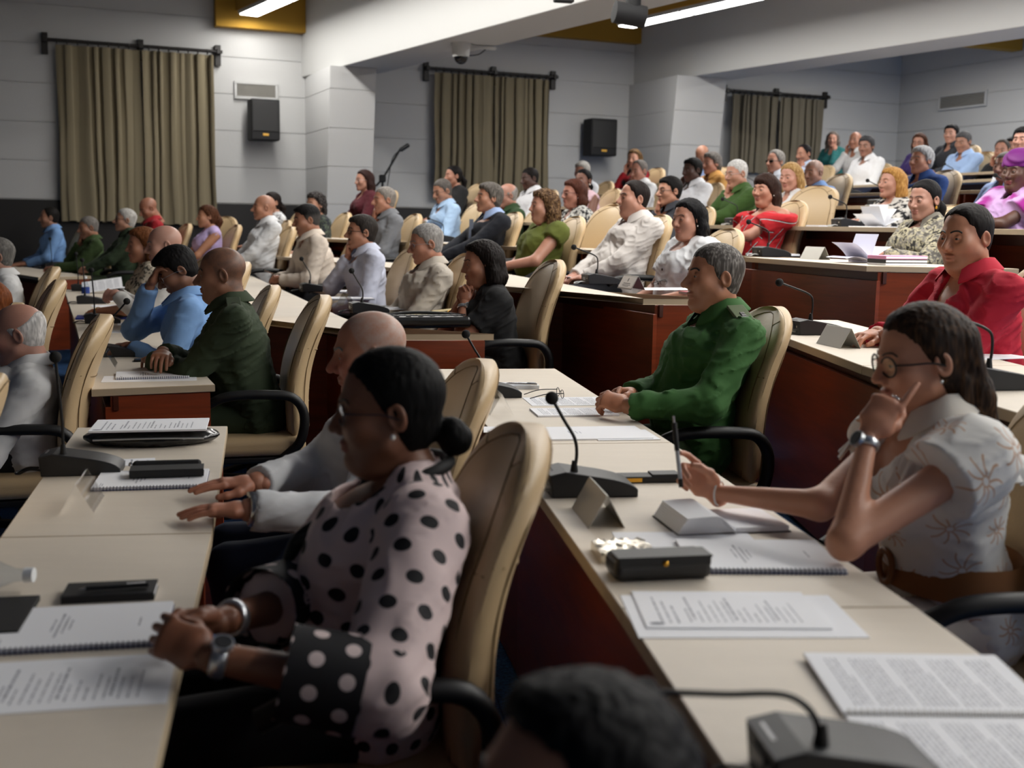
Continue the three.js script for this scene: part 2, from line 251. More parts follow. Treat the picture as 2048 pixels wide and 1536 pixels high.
// one desk: quad plan corners near-left, near-right, far-right, far-left (front edge is left)
function desk(q, row, label, opt = {}) {
  const y = TY[row], y0 = opt.floor ?? floorOf(row), [nl, nr, fr, fl] = q, cx = (nl[0] + fl[0]) / 2, cz = (nl[1] + fl[1]) / 2;
  const t = thing('desk', label, 'desk', [cx, y0, cz], 0, 'curved conference desks');
  const L = p => [p[0] - cx, p[1] - cz], mix = (a, b, k) => [a[0] + (b[0] - a[0]) * k, a[1] + (b[1] - a[1]) * k];
  const gap = (a, b, d) => { const l = Math.hypot(b[0] - a[0], b[1] - a[1]); return mix(a, b, d / l); };
  const top = [gap(nl, fl, 0.0015), gap(nr, fr, 0.0015), gap(fr, nr, 0.0015), gap(fl, nl, 0.0015)];
  part('tabletop', prism(top.map(L), TABLE_H - 0.03, TABLE_H, 0.002), [M.table, M.tableEdge], t);
  const slab = (a, b, th, side, yb, yt) => { const dx = b[0] - a[0], dz = b[1] - a[1], l = Math.hypot(dx, dz), nx = -dz / l * th * side, nz = dx / l * th * side; return prism([L(a), L(b), L([b[0] + nx, b[1] + nz]), L([a[0] + nx, a[1] + nz])], yb, yt, 0.0015); };
  const ins = opt.inset ?? 0.07; const fa = gap(nl, nr, ins), fb = gap(fl, fr, ins);
  part('front_panel', slab(fa, fb, 0.02, -1, 0.02, TABLE_H - 0.075), M.wood, t);
  part('apron', slab(gap(nl, nr, ins + 0.03), gap(fl, fr, ins + 0.03), 0.02, -1, TABLE_H - 0.09, TABLE_H - 0.03), M.woodDark, t);
  for (const [end, a, b, s] of [['near', fa, gap(nr, nl, 0.02), -1], ['far', fb, gap(fr, fl, 0.02), 1]]) {
    const inn = end === 'near' ? 0.03 : 0.02, other = end === 'near' ? [fl, fr] : [nl, nr];
    const A = gap(a, other[0], inn), B = gap(b, other[1], inn);
    part('end_panel', slab(A, B, 0.022, -s, 0.02, TABLE_H - 0.032), M.wood, t);
    if (opt.socket && end === 'near') { const k0 = mix(A, B, opt.socket - 0.07), k1 = mix(A, B, opt.socket + 0.08); part('socket_plate', slab(k0, k1, 0.012, s, TABLE_H - 0.26, TABLE_H - 0.13), M.black, t); }
  }
  part('plinth', slab(gap(fa, nr, 0.02), gap(fb, fr, 0.02), 0.03, -1, 0, 0.03), M.wainscot, t);
  return t;
}
const P2 = (px, py, r) => { const p = onY(px, py, TY[r]); return [p.x, p.z]; };
const along = (a, b, t) => [a[0] + (b[0] - a[0]) * t, a[1] + (b[1] - a[1]) * t];
// ---- tiers (nested platforms), front edges in plan
const shift = (pts, dx) => pts.map(([x, z]) => [x + dx, z]);
const farR = wp(U1 - 0.02, 0, 0.05), nearR = wp(U1 - 0.02, 0, N1 - 0.3);
function tier(name, front, top, label) { // front: near -> far polyline
  const g = prism([...front, [farR.x, farR.z], [nearR.x, nearR.z]], 0.002, top); structure(name, g, M.carpet, label);
}
const DESKROWS = {};
{
  // row A
  const A1 = { L: [P2(155, 855, 'A'), P2(0, 1075, 'A')], R: [P2(455, 852, 'A'), P2(424, 1066, 'A'), P2(360, 1370, 'A'), P2(325, 1536, 'A')] };
  const ext = (a, b, k) => [b[0] + (b[0] - a[0]) * k, b[1] + (b[1] - a[1]) * k];
  const a1e = ext(A1.L[0], A1.L[1], 1.1), r1e = [A1.R[3][0] + 0.06, A1.R[3][1] + 0.35];
  desk([A1.L[1], A1.R[1], A1.R[0], A1.L[0]], 'A', 'desk with the black document bag, at the left', {});
  desk([a1e, r1e, A1.R[1], A1.L[1]], 'A', 'nearest desk at the lower left under the clasped hands of the polka dot woman', {});
  const n = P2(183, 779, 'A2'), nr = P2(430, 769, 'A2'), f1 = P2(150, 645, 'A2'), f1r = P2(310, 646, 'A2'), f2 = P2(128, 578, 'A2'), f2r = P2(262, 583, 'A2');
  desk([n, nr, f1r, f1], 'A2', 'desk with a black socket on its end, in front of the olive uniform', { socket: 0.33 });
  desk([f1, f1r, f2r, f2], 'A2', 'desk strewn with papers before the bald man in white and the brown-haired woman', {});
  desk([[-4.62, -11.2], [-4.25, -11.6], [-5.95, -13.75], [-6.35, -13.35]], 'A3', 'farthest desk of the front row, before the two uniformed men', {});
  // row B
  const BL_ = [[1455, 1536], [1243, 1217], [1008, 889], [868, 738]].map(p => P2(...p, 'B')), BR_ = [[2290, 1520], [1832, 1214], [1343, 885], [1110, 737]].map(p => P2(...p, 'B'));
  const bl0 = [BL_[0][0] + 0.05, BL_[0][1] + 0.4];
  desk([bl0, [BR_[0][0] + 0.03, bl0[1] + 0.02], BR_[1], BL_[1]], 'B', 'desk at the lower right with the open spiral report', {});
  desk([BL_[1], BR_[1], BR_[2], BL_[2]], 'B', 'desk with the black case and notebook before the woman in the embroidered dress', {});
  desk([BL_[2], BR_[2], BR_[3], BL_[3]], 'B', 'desk before the man in the bright green uniform', {});
  const b2 = [[770, 668], [681, 633], [590, 591], [500, 550]].map(p => P2(...p, 'B2')), b2e = [-3.75, -12.6]; b2.push(b2e);
  const b2r = offsetLine(b2, -0.5); b2r[0] = P2(988, 668, 'B2'); DESKROWS.B2 = { L: b2 };
  ['desk carrying the woven black handbag', 'desk before the man in the lavender shirt', 'desk before the man in the cream shirt', 'desk before the bald man in the white shirt'].forEach((l, i) => desk([b2[i], b2r[i], b2r[i + 1], b2[i + 1]], 'B2', l, i ? {} : { socket: 0.55 }));
  // row C near section
  const c1 = [P2(2100, 845, 'C1'), P2(1724, 731, 'C1'), P2(1560, 682, 'C1')], c1r = [P2(2440, 838, 'C1'), P2(2048, 731, 'C1'), P2(1675, 640, 'C1')];
  const c1f = along(c1[1], c1[2], 1.55), c1fr = c1r[2];
  desk([c1[0], c1r[0], c1r[1], c1[1]], 'C1', 'desk at the right edge behind the woman with tortoise glasses', {});
  desk([c1[1], c1r[1], c1fr, [c1fr[0] - 0.5, c1fr[1] + 0.06]], 'C1', 'desk before the man in the red shirt', {});
  // row C mid and far
  const rowOf = (row, L, W, labels, opt0) => { const R = offsetLine(L, -W); (opt0.R ?? []).forEach((p, i) => { R[i] = p; }); DESKROWS[row] = { L, R }; for (let i = 0; i < L.length - 1; i++) desk([L[i], R[i], R[i + 1], L[i + 1]], row, labels[i], i === 0 ? opt0 : {}); };
  rowOf('C', [P2(1287, 597, 'C'), P2(1151, 572, 'C'), P2(1010, 547, 'C'), [-0.75, -9.3], [-1.7, -10.9], [-2.65, -12.5]], 0.44, ['desk with the framed name card, before the woman in white lace', 'desk before the man in white with the full belly', 'desk before the man in the dark suit', 'desk before the man in the grey shirt', 'desk with a red cup behind the bald man in white'], { socket: 0.42, R: [P2(1462, 598, 'C')] });
  rowOf('D', [[1.77, -5.8], [1.42, -7.15], [0.85, -8.6], [-0.05, -9.9], [-0.9, -11.0], [-2.2, -12.5]], 0.40, ['desk piled with books before the woman in the snakeskin jacket', 'desk before the woman in red stripes', 'desk before the woman in the black and white print', 'desk before the bald man in dark green uniform', 'desk before the man in the light blue shirt'], { socket: 0.28, R: [[2.5, -5.72], [1.95, -7.0]] });
}
// rows above eye level
function upperRow(row, L, W, labels) { const R = offsetLine(L, -W); DESKROWS[row] = { L, R }; for (let i = 0; i < L.length - 1; i++) desk([L[i], R[i], R[i + 1], L[i + 1]], row, labels[i], {}); }
upperRow('E', [[3.0, -5.5], [2.8, -6.9], [2.28, -8.75], [1.66, -9.95], [1.1, -11.2], [0.05, -12.1], [-1.35, -13.1]], 0.34, ['desk before the woman in the purple headwrap', 'desk with the silver name plate before the blonde woman in black and white', 'desk before the blonde woman in the white jacket', 'desk before the old man in green uniform', 'desk before the woman with the low bun', 'desk before the woman in the black jacket']);
upperRow('F', [[3.8, -7.6], [3.32, -9.2], [2.72, -10.25], [2.2, -11.9], [1.0, -12.6], [-0.1, -13.7]], 0.36, ['desk with tangled cables right of the man in navy', 'desk before the man in the navy shirt', 'desk behind the empty tan chair', 'desk before the man in the orange shirt', 'desk before the man covering his nose']);
upperRow('G', [[4.95, -8.8], [4.35, -10.6], [3.5, -12.6], [2.3, -13.5], [0.8, -14.35]], 0.38, ['desk at the far right in front of the man in the black suit', 'desk with cables behind the man in navy', 'desk before the thinking man in the far rows', 'desk in front of the woman in red and black']);
upperRow('H', [[5.5, -10.6], [4.75, -13.3], [4.1, -15.3], [3.6, -16.6]], 0.42, ['desk before the man in the pale blue shirt at the far right', 'desk before the grey-haired man in white', 'desk before the woman in teal']);
upperRow('I', [[6.4, -11.6], [5.55, -14.0], [5.0, -15.3]], 0.42, ['last desk at the right edge of the end wall', 'last desk before the man in the charcoal shirt']);
// stepped platforms
{
  const fr = (L, d, near, far) => [...near, ...offsetLine(L, -d), ...far];
  tier('floor_tier', [[-11, -3.4], [-1.0, -4.45], [2.5, -4.4]], floorOf('A2'), 'blue carpet platform past the first cross aisle');
  tier('floor_tier', [[-10.5, -8.2], [-3.6, -9.6], [-2, -9.9]], floorOf('A3'), 'blue carpet platform past the second cross aisle');
  const bL = [[0.30, -1.3], [0.20, -1.94], [-0.02, -3.36], [-0.35, -5.06], [-0.75, -6.1]];
  tier('floor_tier', fr(bL, 0.02, [[0.42, 1.5]], [[-4.4, -14.6]]), floorOf('B'), 'blue carpet platform of the second row');
  tier('floor_tier', [[1.5, -5.3], [-0.35, -5.75], ...offsetLine(DESKROWS.B2.L, -0.03), [-4.9, -14.4]], floorOf('B2'), 'blue carpet platform of the second row far half');
  const C = DESKROWS.C.L, D = DESKROWS.D.L;
  tier('floor_tier', [[1.6, 1.5], [1.36, -2.4], [1.14, -3.8], [1.0, -4.75], ...offsetLine(C, -0.03), [-3.4, -15.1]], floorOf('C1'), 'blue carpet platform of the third row');
  tier('floor_tier', [[2.4, -5.0], [C[0][0] + 0.04, C[0][1] + 0.06], ...offsetLine(C, -0.04), [-3.3, -15.2]], floorOf('C'), 'blue carpet platform of the third row far half');
  tier('floor_tier', [[2.75, 1.2], [2.5, -4.2], ...offsetLine(D, -0.03), [-2.9, -15.4]], floorOf('D'), 'blue carpet platform of the fourth row');
  const add = (row, near, far) => tier('floor_tier', [...near, ...offsetLine(DESKROWS[row].L, -0.03), ...far], floorOf(row), 'blue carpet platform of an upper row');
  add('E', [[3.6, 1], [3.1, -4.5]], [[-2.4, -15.6]]); add('F', [[4.6, 0.5], [4.1, -6]], [[-1.4, -16.0]]); add('G', [[5.9, 0], [5.2, -7]], [[-0.3, -16.6]]);
  add('H', [[7.4, -3], [6.4, -8.5]], [[3.2, -17.8]]); add('I', [[8.3, -6]], [[4.6, -16.6], [4.9, -18.6]]);
}
// ------------------------------------------------------------------ chair
function chairBack() {
  const nu = 20, nv = 30, pos = [], idx = [], H = 0.645, pt = (u, v, s) => {
    const w = 0.245 * (v < 0.72 ? 1 - 0.10 * Math.pow(Math.abs(v - 0.42) / 0.42, 2) : Math.pow(Math.max(0, 1 - Math.pow((v - 0.72) / 0.28, 2.6)), 0.5) * 0.95);
    const th = 0.052 * Math.pow(Math.max(0, 1 - Math.pow(Math.abs(u), 3.5)), 0.5) * (v < 0.04 ? Math.sqrt(v / 0.04) : 1) * Math.pow(Math.max(0, 1 - Math.pow(v, 9)), 0.5) + 0.0005;
    const zc = -0.165 - 0.105 * v + 0.045 * Math.sin(v * Math.PI * 1.1) - 0.02 * v * v + 0.035 * u * u;
    return [u * w, 0.46 + H * v - 0.02 * v * v, zc + s * th];
  };
  for (const s of [1, -1]) for (let j = 0; j <= nv; j++) for (let i = 0; i <= nu; i++) pos.push(...pt(Math.sin((i / nu * 2 - 1) * Math.PI / 2), 1 - Math.pow(1 - j / nv, 1.7), s));
  const n = (nu + 1) * (nv + 1);
  for (let k = 0; k < 2; k++) for (let j = 0; j < nv; j++) for (let i = 0; i < nu; i++) { const a = k * n + j * (nu + 1) + i, b = a + 1, c = a + nu + 1, d = c + 1; k ? idx.push(a, d, b, a, c, d) : idx.push(a, b, d, a, d, c); }
  let g = new THREE.BufferGeometry(); g.setAttribute('position', new THREE.Float32BufferAttribute(pos, 3)); g.setIndex(idx); g = mergeVertices(g, 0.0012); g.computeVertexNormals();
  const p = g.attributes.position, uv = []; for (let i = 0; i < p.count; i++) uv.push(p.getX(i) * 4, p.getY(i) * 4); g.setAttribute('uv', new THREE.Float32BufferAttribute(uv, 2));
  return { g, pt };
}
const chairProto = new THREE.Group(); chairProto.name = 'armchair';
{
  const { g, pt } = chairBack(); part('backrest', g, M.leather, chairProto);
  const seam = (list, s, r = 0.0022) => tube(list.map(([u, v]) => { const a = pt(u, v, s); return [a[0], a[1], a[2] + s * 0.0008]; }), r, list.length * 4, 5);
  const back = chairProto.children[0];
  part('seam', join([seam([[-0.97, 0.64], [-0.6, 0.615], [0, 0.605], [0.6, 0.615], [0.97, 0.64]], -1), seam([[-0.86, 0.05], [-0.86, 0.5], [-0.84, 0.75], [-0.62, 0.9], [0, 0.965], [0.62, 0.9], [0.84, 0.75], [0.86, 0.5], [0.86, 0.05]], -1), seam([[-0.86, 0.05], [-0.86, 0.5], [-0.84, 0.75], [-0.62, 0.9], [0, 0.965], [0.62, 0.9], [0.84, 0.75], [0.86, 0.5], [0.86, 0.05]], 1),
    seam([[0.86, 0.62], [0.99, 0.62]], 1), seam([[0.62, 0.9], [0.93, 0.93]], 1), seam([[-0.62, 0.9], [-0.93, 0.93]], 1), ...[0.5, 0.41, 0.32, 0.23].map(v => seam([[-0.3, v], [0, v - 0.006], [0.3, v]], -1, 0.003))]), M.stitch, back);
  part('seat', box(0.50, 0.095, 0.47, 0, 0.435, 0.055, 0.04), M.leather, chairProto);
  part('seat_pan', box(0.46, 0.03, 0.42, 0, 0.375, 0.05, 0.01), M.black, chairProto);
  for (const s of [-1, 1]) { const a = tube([[s * 0.275, 0.63, 0.24], [s * 0.285, 0.665, 0.17], [s * 0.285, 0.672, -0.02], [s * 0.28, 0.655, -0.12], [s * 0.275, 0.59, -0.165], [s * 0.27, 0.46, -0.15], [s * 0.25, 0.385, -0.08]], 0.021, 30, 10); const p = a.attributes.position; for (let i = 0; i < p.count; i++) { const x = p.getX(i) - s * 0.28; p.setX(i, s * 0.28 + x * 1.35); } part('armrest', a, M.black, chairProto); }
  part('gas_column', cyl(0.026, 0.03, 0.26, 0, 0.235, 0.04, 12), M.black, chairProto);
  const leg = box(0.045, 0.035, 0.29, 0, 0.088, 0.165, 0.008), cas = new THREE.CylinderGeometry(0.028, 0.028, 0.045, 12).rotateZ(Math.PI / 2).translate(0, 0.03, 0.295);
  for (let k = 0; k < 5; k++) { const l = part('base_leg', leg, M.black, chairProto); l.rotation.y = k * Math.PI * 0.4 + 0.3; l.position.z = 0.04; part('caster', cas, M.rubber, l); }
}
function chair(x, y, z, yawRad, label, lift = 0) {
  const c = chairProto.clone(); c.name = numbered('armchair'); c.position.set(x, y, z); c.rotation.y = yawRad; tag(c, label, 'chair', 'tan leather swivel armchairs');
  if (lift > 0.005) for (const p of c.children) if (['backrest', 'seat', 'seat_pan', 'armrest'].includes(p.name)) p.position.y = lift; else if (p.name === 'gas_column') p.scale.y = 1 + lift / 0.5;
  scene.add(c); return c;
}
// ------------------------------------------------------------------ implicit modelling
const smin = (a, b, k) => { const h = Math.max(k - Math.abs(a - b), 0) / k; return Math.min(a, b) - h * h * k * 0.25; };
const smax = (a, b, k) => -smin(-a, -b, k);
function cone(x, y, z, a, b, ra, rb, sx = 1) { // tapered capsule, x squeezed by sx about a..b plane
  const ax = a[0] / sx, bx = b[0] / sx; const px = x / sx - ax, py = y - a[1], pz = z - a[2], dx = bx - ax, dy = b[1] - a[1], dz = b[2] - a[2];
  let h = (px * dx + py * dy + pz * dz) / (dx * dx + dy * dy + dz * dz + 1e-9); h = h < 0 ? 0 : h > 1 ? 1 : h;
  const qx = px - dx * h, qy = py - dy * h, qz = pz - dz * h; return Math.sqrt(qx * qx + qy * qy + qz * qz) - (ra + (rb - ra) * h);
}
function ell(x, y, z, cx, cy, cz, rx, ry, rz) { x -= cx; y -= cy; z -= cz; const k0 = Math.hypot(x / rx, y / ry, z / rz), k1 = Math.hypot(x / rx / rx, y / ry / ry, z / rz / rz); return k1 < 1e-9 ? -Math.min(rx, ry, rz) : k0 * (k0 - 1) / k1; }
const sph = (x, y, z, cx, cy, cz, r) => Math.hypot(x - cx, y - cy, z - cz) - r;
function nets(f, lo, hi, c) {
  const n = [0, 1, 2].map(i => Math.ceil((hi[i] - lo[i]) / c) + 1), [nx, ny, nz] = n, B = 4, val = new Float32Array(nx * ny * nz).fill(NaN), vid = new Int32Array(nx * ny * nz).fill(-1), pos = [], idx = [];
  const at3 = (i, j, k) => { const q = (k * ny + j) * nx + i; let v = val[q]; if (v !== v) { v = f(lo[0] + i * c, lo[1] + j * c, lo[2] + k * c); val[q] = v; } return v; };
  const cells = [], lim = B * c * 0.5 * 1.7321 + c * 1.2;
  for (let bk = 0; bk < nz - 1; bk += B) for (let bj = 0; bj < ny - 1; bj += B) for (let bi = 0; bi < nx - 1; bi += B) {
    if (Math.abs(f(lo[0] + (bi + B / 2) * c, lo[1] + (bj + B / 2) * c, lo[2] + (bk + B / 2) * c)) > lim) continue;
    for (let k = bk; k < Math.min(bk + B, nz - 1); k++) for (let j = bj; j < Math.min(bj + B, ny - 1); j++) for (let i = bi; i < Math.min(bi + B, nx - 1); i++) {
      let mask = 0, e = 0, sx = 0, sy = 0, sz = 0; const g = [];
      for (let t = 0; t < 8; t++) { const v = at3(i + (t & 1), j + (t >> 1 & 1), k + (t >> 2)); g.push(v); if (v < 0) mask |= 1 << t; }
      if (mask === 0 || mask === 255) continue;
      for (let a = 0; a < 8; a++) for (const d of [1, 2, 4]) if (!(a & d)) { const b = a | d; if ((g[a] < 0) !== (g[b] < 0)) { const t = g[a] / (g[a] - g[b]); sx += (a & 1) + (d === 1 ? t : 0); sy += (a >> 1 & 1) + (d === 2 ? t : 0); sz += (a >> 2) + (d === 4 ? t : 0); e++; } }
      vid[(k * ny + j) * nx + i] = pos.length / 3; pos.push(lo[0] + (i + sx / e) * c, lo[1] + (j + sy / e) * c, lo[2] + (k + sz / e) * c); cells.push(i, j, k);
    }
  }
  const id = (i, j, k) => vid[(k * ny + j) * nx + i];
  for (let q = 0; q < cells.length; q += 3) {
    const i = cells[q], j = cells[q + 1], k = cells[q + 2], v0 = at3(i, j, k);
    const quad = (a, b, cc, d, flip) => { if (a < 0 || b < 0 || cc < 0 || d < 0) return; flip ? idx.push(a, b, cc, b, d, cc) : idx.push(a, cc, b, b, cc, d); };
    if (j && k && (v0 < 0) !== (at3(i + 1, j, k) < 0)) quad(id(i, j, k), id(i, j - 1, k), id(i, j, k - 1), id(i, j - 1, k - 1), v0 < 0);
    if (i && k && (v0 < 0) !== (at3(i, j + 1, k) < 0)) quad(id(i, j, k), id(i, j, k - 1), id(i - 1, j, k), id(i - 1, j, k - 1), v0 < 0);
    if (i && j && (v0 < 0) !== (at3(i, j, k + 1) < 0)) quad(id(i, j, k), id(i - 1, j, k), id(i, j - 1, k), id(i - 1, j - 1, k), v0 < 0);
  }
  const geo = new THREE.BufferGeometry(); geo.setAttribute('position', new THREE.Float32BufferAttribute(pos, 3)); geo.setIndex(idx); geo.computeVertexNormals(); return geo;
}
function paint(geo, fn) { const p = geo.attributes.position, a = new Float32Array(p.count * 3); for (let i = 0; i < p.count; i++) { const c = fn(p.getX(i), p.getY(i), p.getZ(i), i); a.set(c, i * 3); } geo.setAttribute('color', new THREE.BufferAttribute(a, 3)); return geo; }
const lin = h => { const c = new THREE.Color(h); return [c.r, c.g, c.b]; };
const mixc = (a, b, t) => [a[0] + (b[0] - a[0]) * t, a[1] + (b[1] - a[1]) * t, a[2] + (b[2] - a[2]) * t];
const sstep = (a, b, x) => { const t = Math.min(1, Math.max(0, (x - a) / (b - a))); return t * t * (3 - 2 * t); };
// ------------------------------------------------------------------ head
function headField(o) {
  const fem = o.fem ? 1 : 0, fat = o.fat ?? 0, jw = fem ? 0.92 : 1, old = o.old ?? 0;
  return (x, y, z) => {
    const ax = Math.abs(x);
    let d = ell(x, y, z, 0, 0.033, -0.014, 0.0745, 0.084, 0.098);
    d = smin(d, ell(x, y, z, 0, -0.035, 0.02, (0.061 + 0.006 * fat) * jw, 0.08, 0.066), 0.03);
    d = smin(d, cone(ax, y, z, [0.045 * jw + 0.004 * fat, -0.058, 0.006], [0.016 * jw, -0.099, 0.058], 0.024 + 0.007 * fat, 0.018), 0.028);
    d = smin(d, sph(x, y, z, 0, -0.101, 0.068, 0.017), 0.02);
    d = smin(d, sph(ax, y, z, 0.039, -0.024, 0.055, 0.026 + 0.004 * fat), 0.03);
    d = smin(d, cone(ax, y, z, [0.006, 0.021, 0.079], [0.040, 0.021, 0.061], fem ? 0.0085 : 0.011, 0.009), 0.018);
    d = smax(d, -sph(ax, y, z, 0.031, 0.0, 0.096, 0.017), 0.017);
    d = smin(d, cone(x, y, z, [0, 0.014, 0.080], [0, -0.033, fem ? 0.105 : 0.110], 0.0075, fem ? 0.0105 : 0.0125), 0.014);
    d = smin(d, sph(ax, y, z, 0.0125, -0.0385, 0.093, fem ? 0.0075 : 0.009), 0.010);
    d = smin(d, ell(x, y, z, 0, -0.0630, 0.0835, 0.0225, 0.0065, 0.0105), 0.008);
    d = smin(d, ell(x, y, z, 0, -0.0745, 0.0805, 0.0195, fem ? 0.0085 : 0.0075, 0.0115), 0.006);
    if (fat) d = smin(d, ell(x, y, z, 0, -0.115, 0.02, 0.045, 0.03 * fat + 0.01, 0.045), 0.03);
    // lids
    let lid = sph(ax, y, z, 0.031, -0.001, 0.0735, 0.0142); lid = Math.max(lid, -ell(ax, y, z, 0.0325, -0.002, 0.09, 0.0125, o.squint === false ? 0.0042 : 0.0033, 0.014));
    d = smin(d, lid, 0.004);
    // ears
    const ey = y + 0.006, ez = z + 0.012, ty = ey * 0.97 + ez * 0.22, tz = ez * 0.97 - ey * 0.22, ex = ax - 0.078 - 0.25 * Math.max(0, -tz);
    let ear = ell(ex, ty, tz, 0, 0, -0.004, 0.0085, 0.030, 0.0185); ear = smax(ear, -ell(ex, ty, tz, 0.0085, 0.003, 0.000, 0.0095, 0.019, 0.0112), 0.006);
    d = smin(d, ear, 0.008);
    const nr = fem ? 0.047 : 0.056 + 0.008 * fat;
    d = smin(d, cone(x, y, z, [0, -0.06, -0.03], [0, -0.21, -0.055], nr, nr + 0.004), 0.03);
    return d;
  };
}
const LINES = { // hairline height by azimuth in degrees from the front
  short: [[0, 0.066], [35, 0.064], [50, 0.045], [66, 0.035], [76, 0.0], [86, -0.012], [97, -0.004], [108, -0.035], [130, -0.07], [180, -0.082]],
  receding: [[0, 0.086], [25, 0.092], [45, 0.075], [60, 0.045], [72, 0.018], [84, -0.008], [97, 0.0], [108, -0.035], [130, -0.07], [180, -0.08]],
  recedesoft: [[0, 0.084], [20, 0.082], [38, 0.074], [52, 0.048], [66, 0.036], [76, 0.002], [86, -0.012], [97, -0.004], [108, -0.035], [130, -0.07], [180, -0.082]],
  woman: [[0, 0.074], [30, 0.072], [50, 0.058], [68, 0.035], [80, 0.01], [95, -0.01], [108, -0.05], [130, -0.09], [180, -0.10]],
  fringe: [[0, 0.040], [30, 0.038], [48, 0.03], [62, 0.0], [76, -0.03], [95, -0.04], [108, -0.06], [130, -0.09], [180, -0.10]],
};
const lineAt = (t, a) => { for (let i = 1; i < t.length; i++) if (a <= t[i][0]) { const k = (a - t[i - 1][0]) / (t[i][0] - t[i - 1][0]); return t[i - 1][1] + (t[i][1] - t[i - 1][1]) * k; } return t[t.length - 1][1]; };
function hairField(s) { // s: {line, t, masses, bald, wave, top, curl}
  const tab = LINES[s.line ?? 'short'], t = s.t ?? 0.009, wv = s.wave ?? 0.0028, fq = s.freq ?? 1;
  return (x, y, z) => {
    let d = ell(x, y, z, 0, 0.033, -0.014, 0.0745, 0.084, 0.098); d = smin(d, ell(x, y, z, 0, -0.03, -0.02, 0.062, 0.075, 0.072), 0.03); d -= t;
    if (s.top) d = smin(d, ell(x, y, z, 0, 0.075, 0.02 + (s.topz ?? 0), 0.06, 0.03 + s.top, 0.075), 0.02);
    const az = Math.abs(Math.atan2(x, z)) / RAD; const ln = lineAt(tab, az) + 0.005 * noise(x * 55, y * 30, z * 55); let cut = (ln - y) * 0.75; d += t * 0.8 * (1 - sstep(-0.005, 0.035, y - ln));
    d = smax(d, cut, 0.006);
    if (s.bald !== undefined) d = smax(d, (y - s.bald - 0.05 * sstep(100, 170, az)) * 0.8, 0.008);
    if (s.masses) for (const m of s.masses) { const pts = m.p; for (let i = 0; i < pts.length - 1; i++) { const dd = cone(m.sym ? Math.abs(x) : x, y, z, pts[i], pts[i + 1], pts[i][3], pts[i + 1][3], m.sx ?? 1); d = smin(d, dd, m.k ?? 0.02); } }
    if (d < 0.03) { if (s.curl) d += s.curl * noise(x * 75, y * 75, z * 75); d += wv * (noise(x * 190 * fq, y * 26 * fq + x * 30, z * 190 * fq) + 0.5 * noise(x * 60, y * 12, z * 60)); }
    return d;
  };
}
const LONG = (len, spread = 0, r = 0.03) => [{ sym: true, sx: 1, k: 0.03, p: [[0.066, 0.05, -0.03, 0.026], [0.078 + spread, -0.05, -0.04, r], [0.078 + spread, -0.05 - len * 0.6, -0.045, r], [0.07 + spread, -0.05 - len, -0.03, r * 0.55]] }, { sx: 1.45, k: 0.03, p: [[0, 0.02, -0.07, 0.06], [0, -0.08, -0.085, 0.055], [0, -0.05 - len * 0.95, -0.085, 0.035]] }];
const HAIR = {
  short: { line: 'short', t: 0.010, top: 0.004 }, crop: { line: 'short', t: 0.006, wave: 0.0016 }, full: { line: 'short', t: 0.015, top: 0.010, wave: 0.004 }, receding: { line: 'receding', t: 0.008 },
  recedesoft: { line: 'recedesoft', t: 0.008, wave: 0.0022 }, recedingfull: { line: 'receding', t: 0.014, wave: 0.004 }, horseshoe: { line: 'receding', t: 0.007, bald: 0.035, wave: 0.003 }, thinhorse: { line: 'receding', t: 0.004, bald: 0.03, wave: 0.0016 },
  bob: { line: 'woman', t: 0.014, top: 0.006, masses: LONG(0.075, 0.0, 0.034), wave: 0.004 }, bobback: { line: 'woman', t: 0.016, top: 0.01, masses: LONG(0.05, 0.0, 0.03), wave: 0.004 },
  long: { line: 'woman', t: 0.013, masses: LONG(0.2, 0.004), wave: 0.004 }, longfringe: { line: 'fringe', t: 0.014, top: 0.006, masses: LONG(0.22, 0.0, 0.028), wave: 0.004 },
  wavy: { line: 'woman', t: 0.018, top: 0.008, masses: LONG(0.15, 0.012, 0.036), wave: 0.008, curl: 0.006 }, curly: { line: 'woman', t: 0.022, top: 0.012, curl: 0.016, masses: [{ sx: 1.4, p: [[0, 0.0, -0.07, 0.06], [0, -0.08, -0.09, 0.05]] }] },
  bun: { line: 'woman', t: 0.009, wave: 0.002, masses: [{ k: 0.012, p: [[0, -0.055, -0.128, 0.034], [0, -0.066, -0.136, 0.036]] }] },
  ponytail: { line: 'woman', t: 0.009, wave: 0.002, masses: [{ k: 0.02, p: [[0, -0.01, -0.12, 0.024], [0, -0.06, -0.15, 0.034], [0, -0.15, -0.15, 0.026], [0, -0.22, -0.13, 0.012]] }] },
  curlytail: { line: 'woman', t: 0.013, curl: 0.008, masses: [{ k: 0.02, p: [[0, 0.02, -0.11, 0.03], [0, -0.05, -0.135, 0.042], [0, -0.12, -0.12, 0.028]] }] },
  halfup: { line: 'woman', t: 0.011, wave: 0.003, masses: [{ sx: 1.5, k: 0.03, p: [[0, 0.03, -0.09, 0.045], [0, -0.10, -0.115, 0.042], [0, -0.23, -0.148, 0.036], [0, -0.345, -0.172, 0.012]] }, { sym: true, k: 0.02, p: [[0.055, -0.06, -0.07, 0.018], [0.06, -0.18, -0.06, 0.016], [0.055, -0.26, -0.05, 0.007]] }] },
  greylong: { line: 'short', t: 0.018, top: 0.01, masses: [{ sx: 1.4, k: 0.03, p: [[0, -0.02, -0.08, 0.05], [0, -0.10, -0.085, 0.035]] }], wave: 0.006 },
  wrap: null,
};
const skinMat = new THREE.MeshPhysicalMaterial({ color: 0xffffff, vertexColors: true, roughness: 0.46, sheen: 0.15, sheenRoughness: 0.5, sheenColor: new THREE.Color(0.5, 0.3, 0.25) });
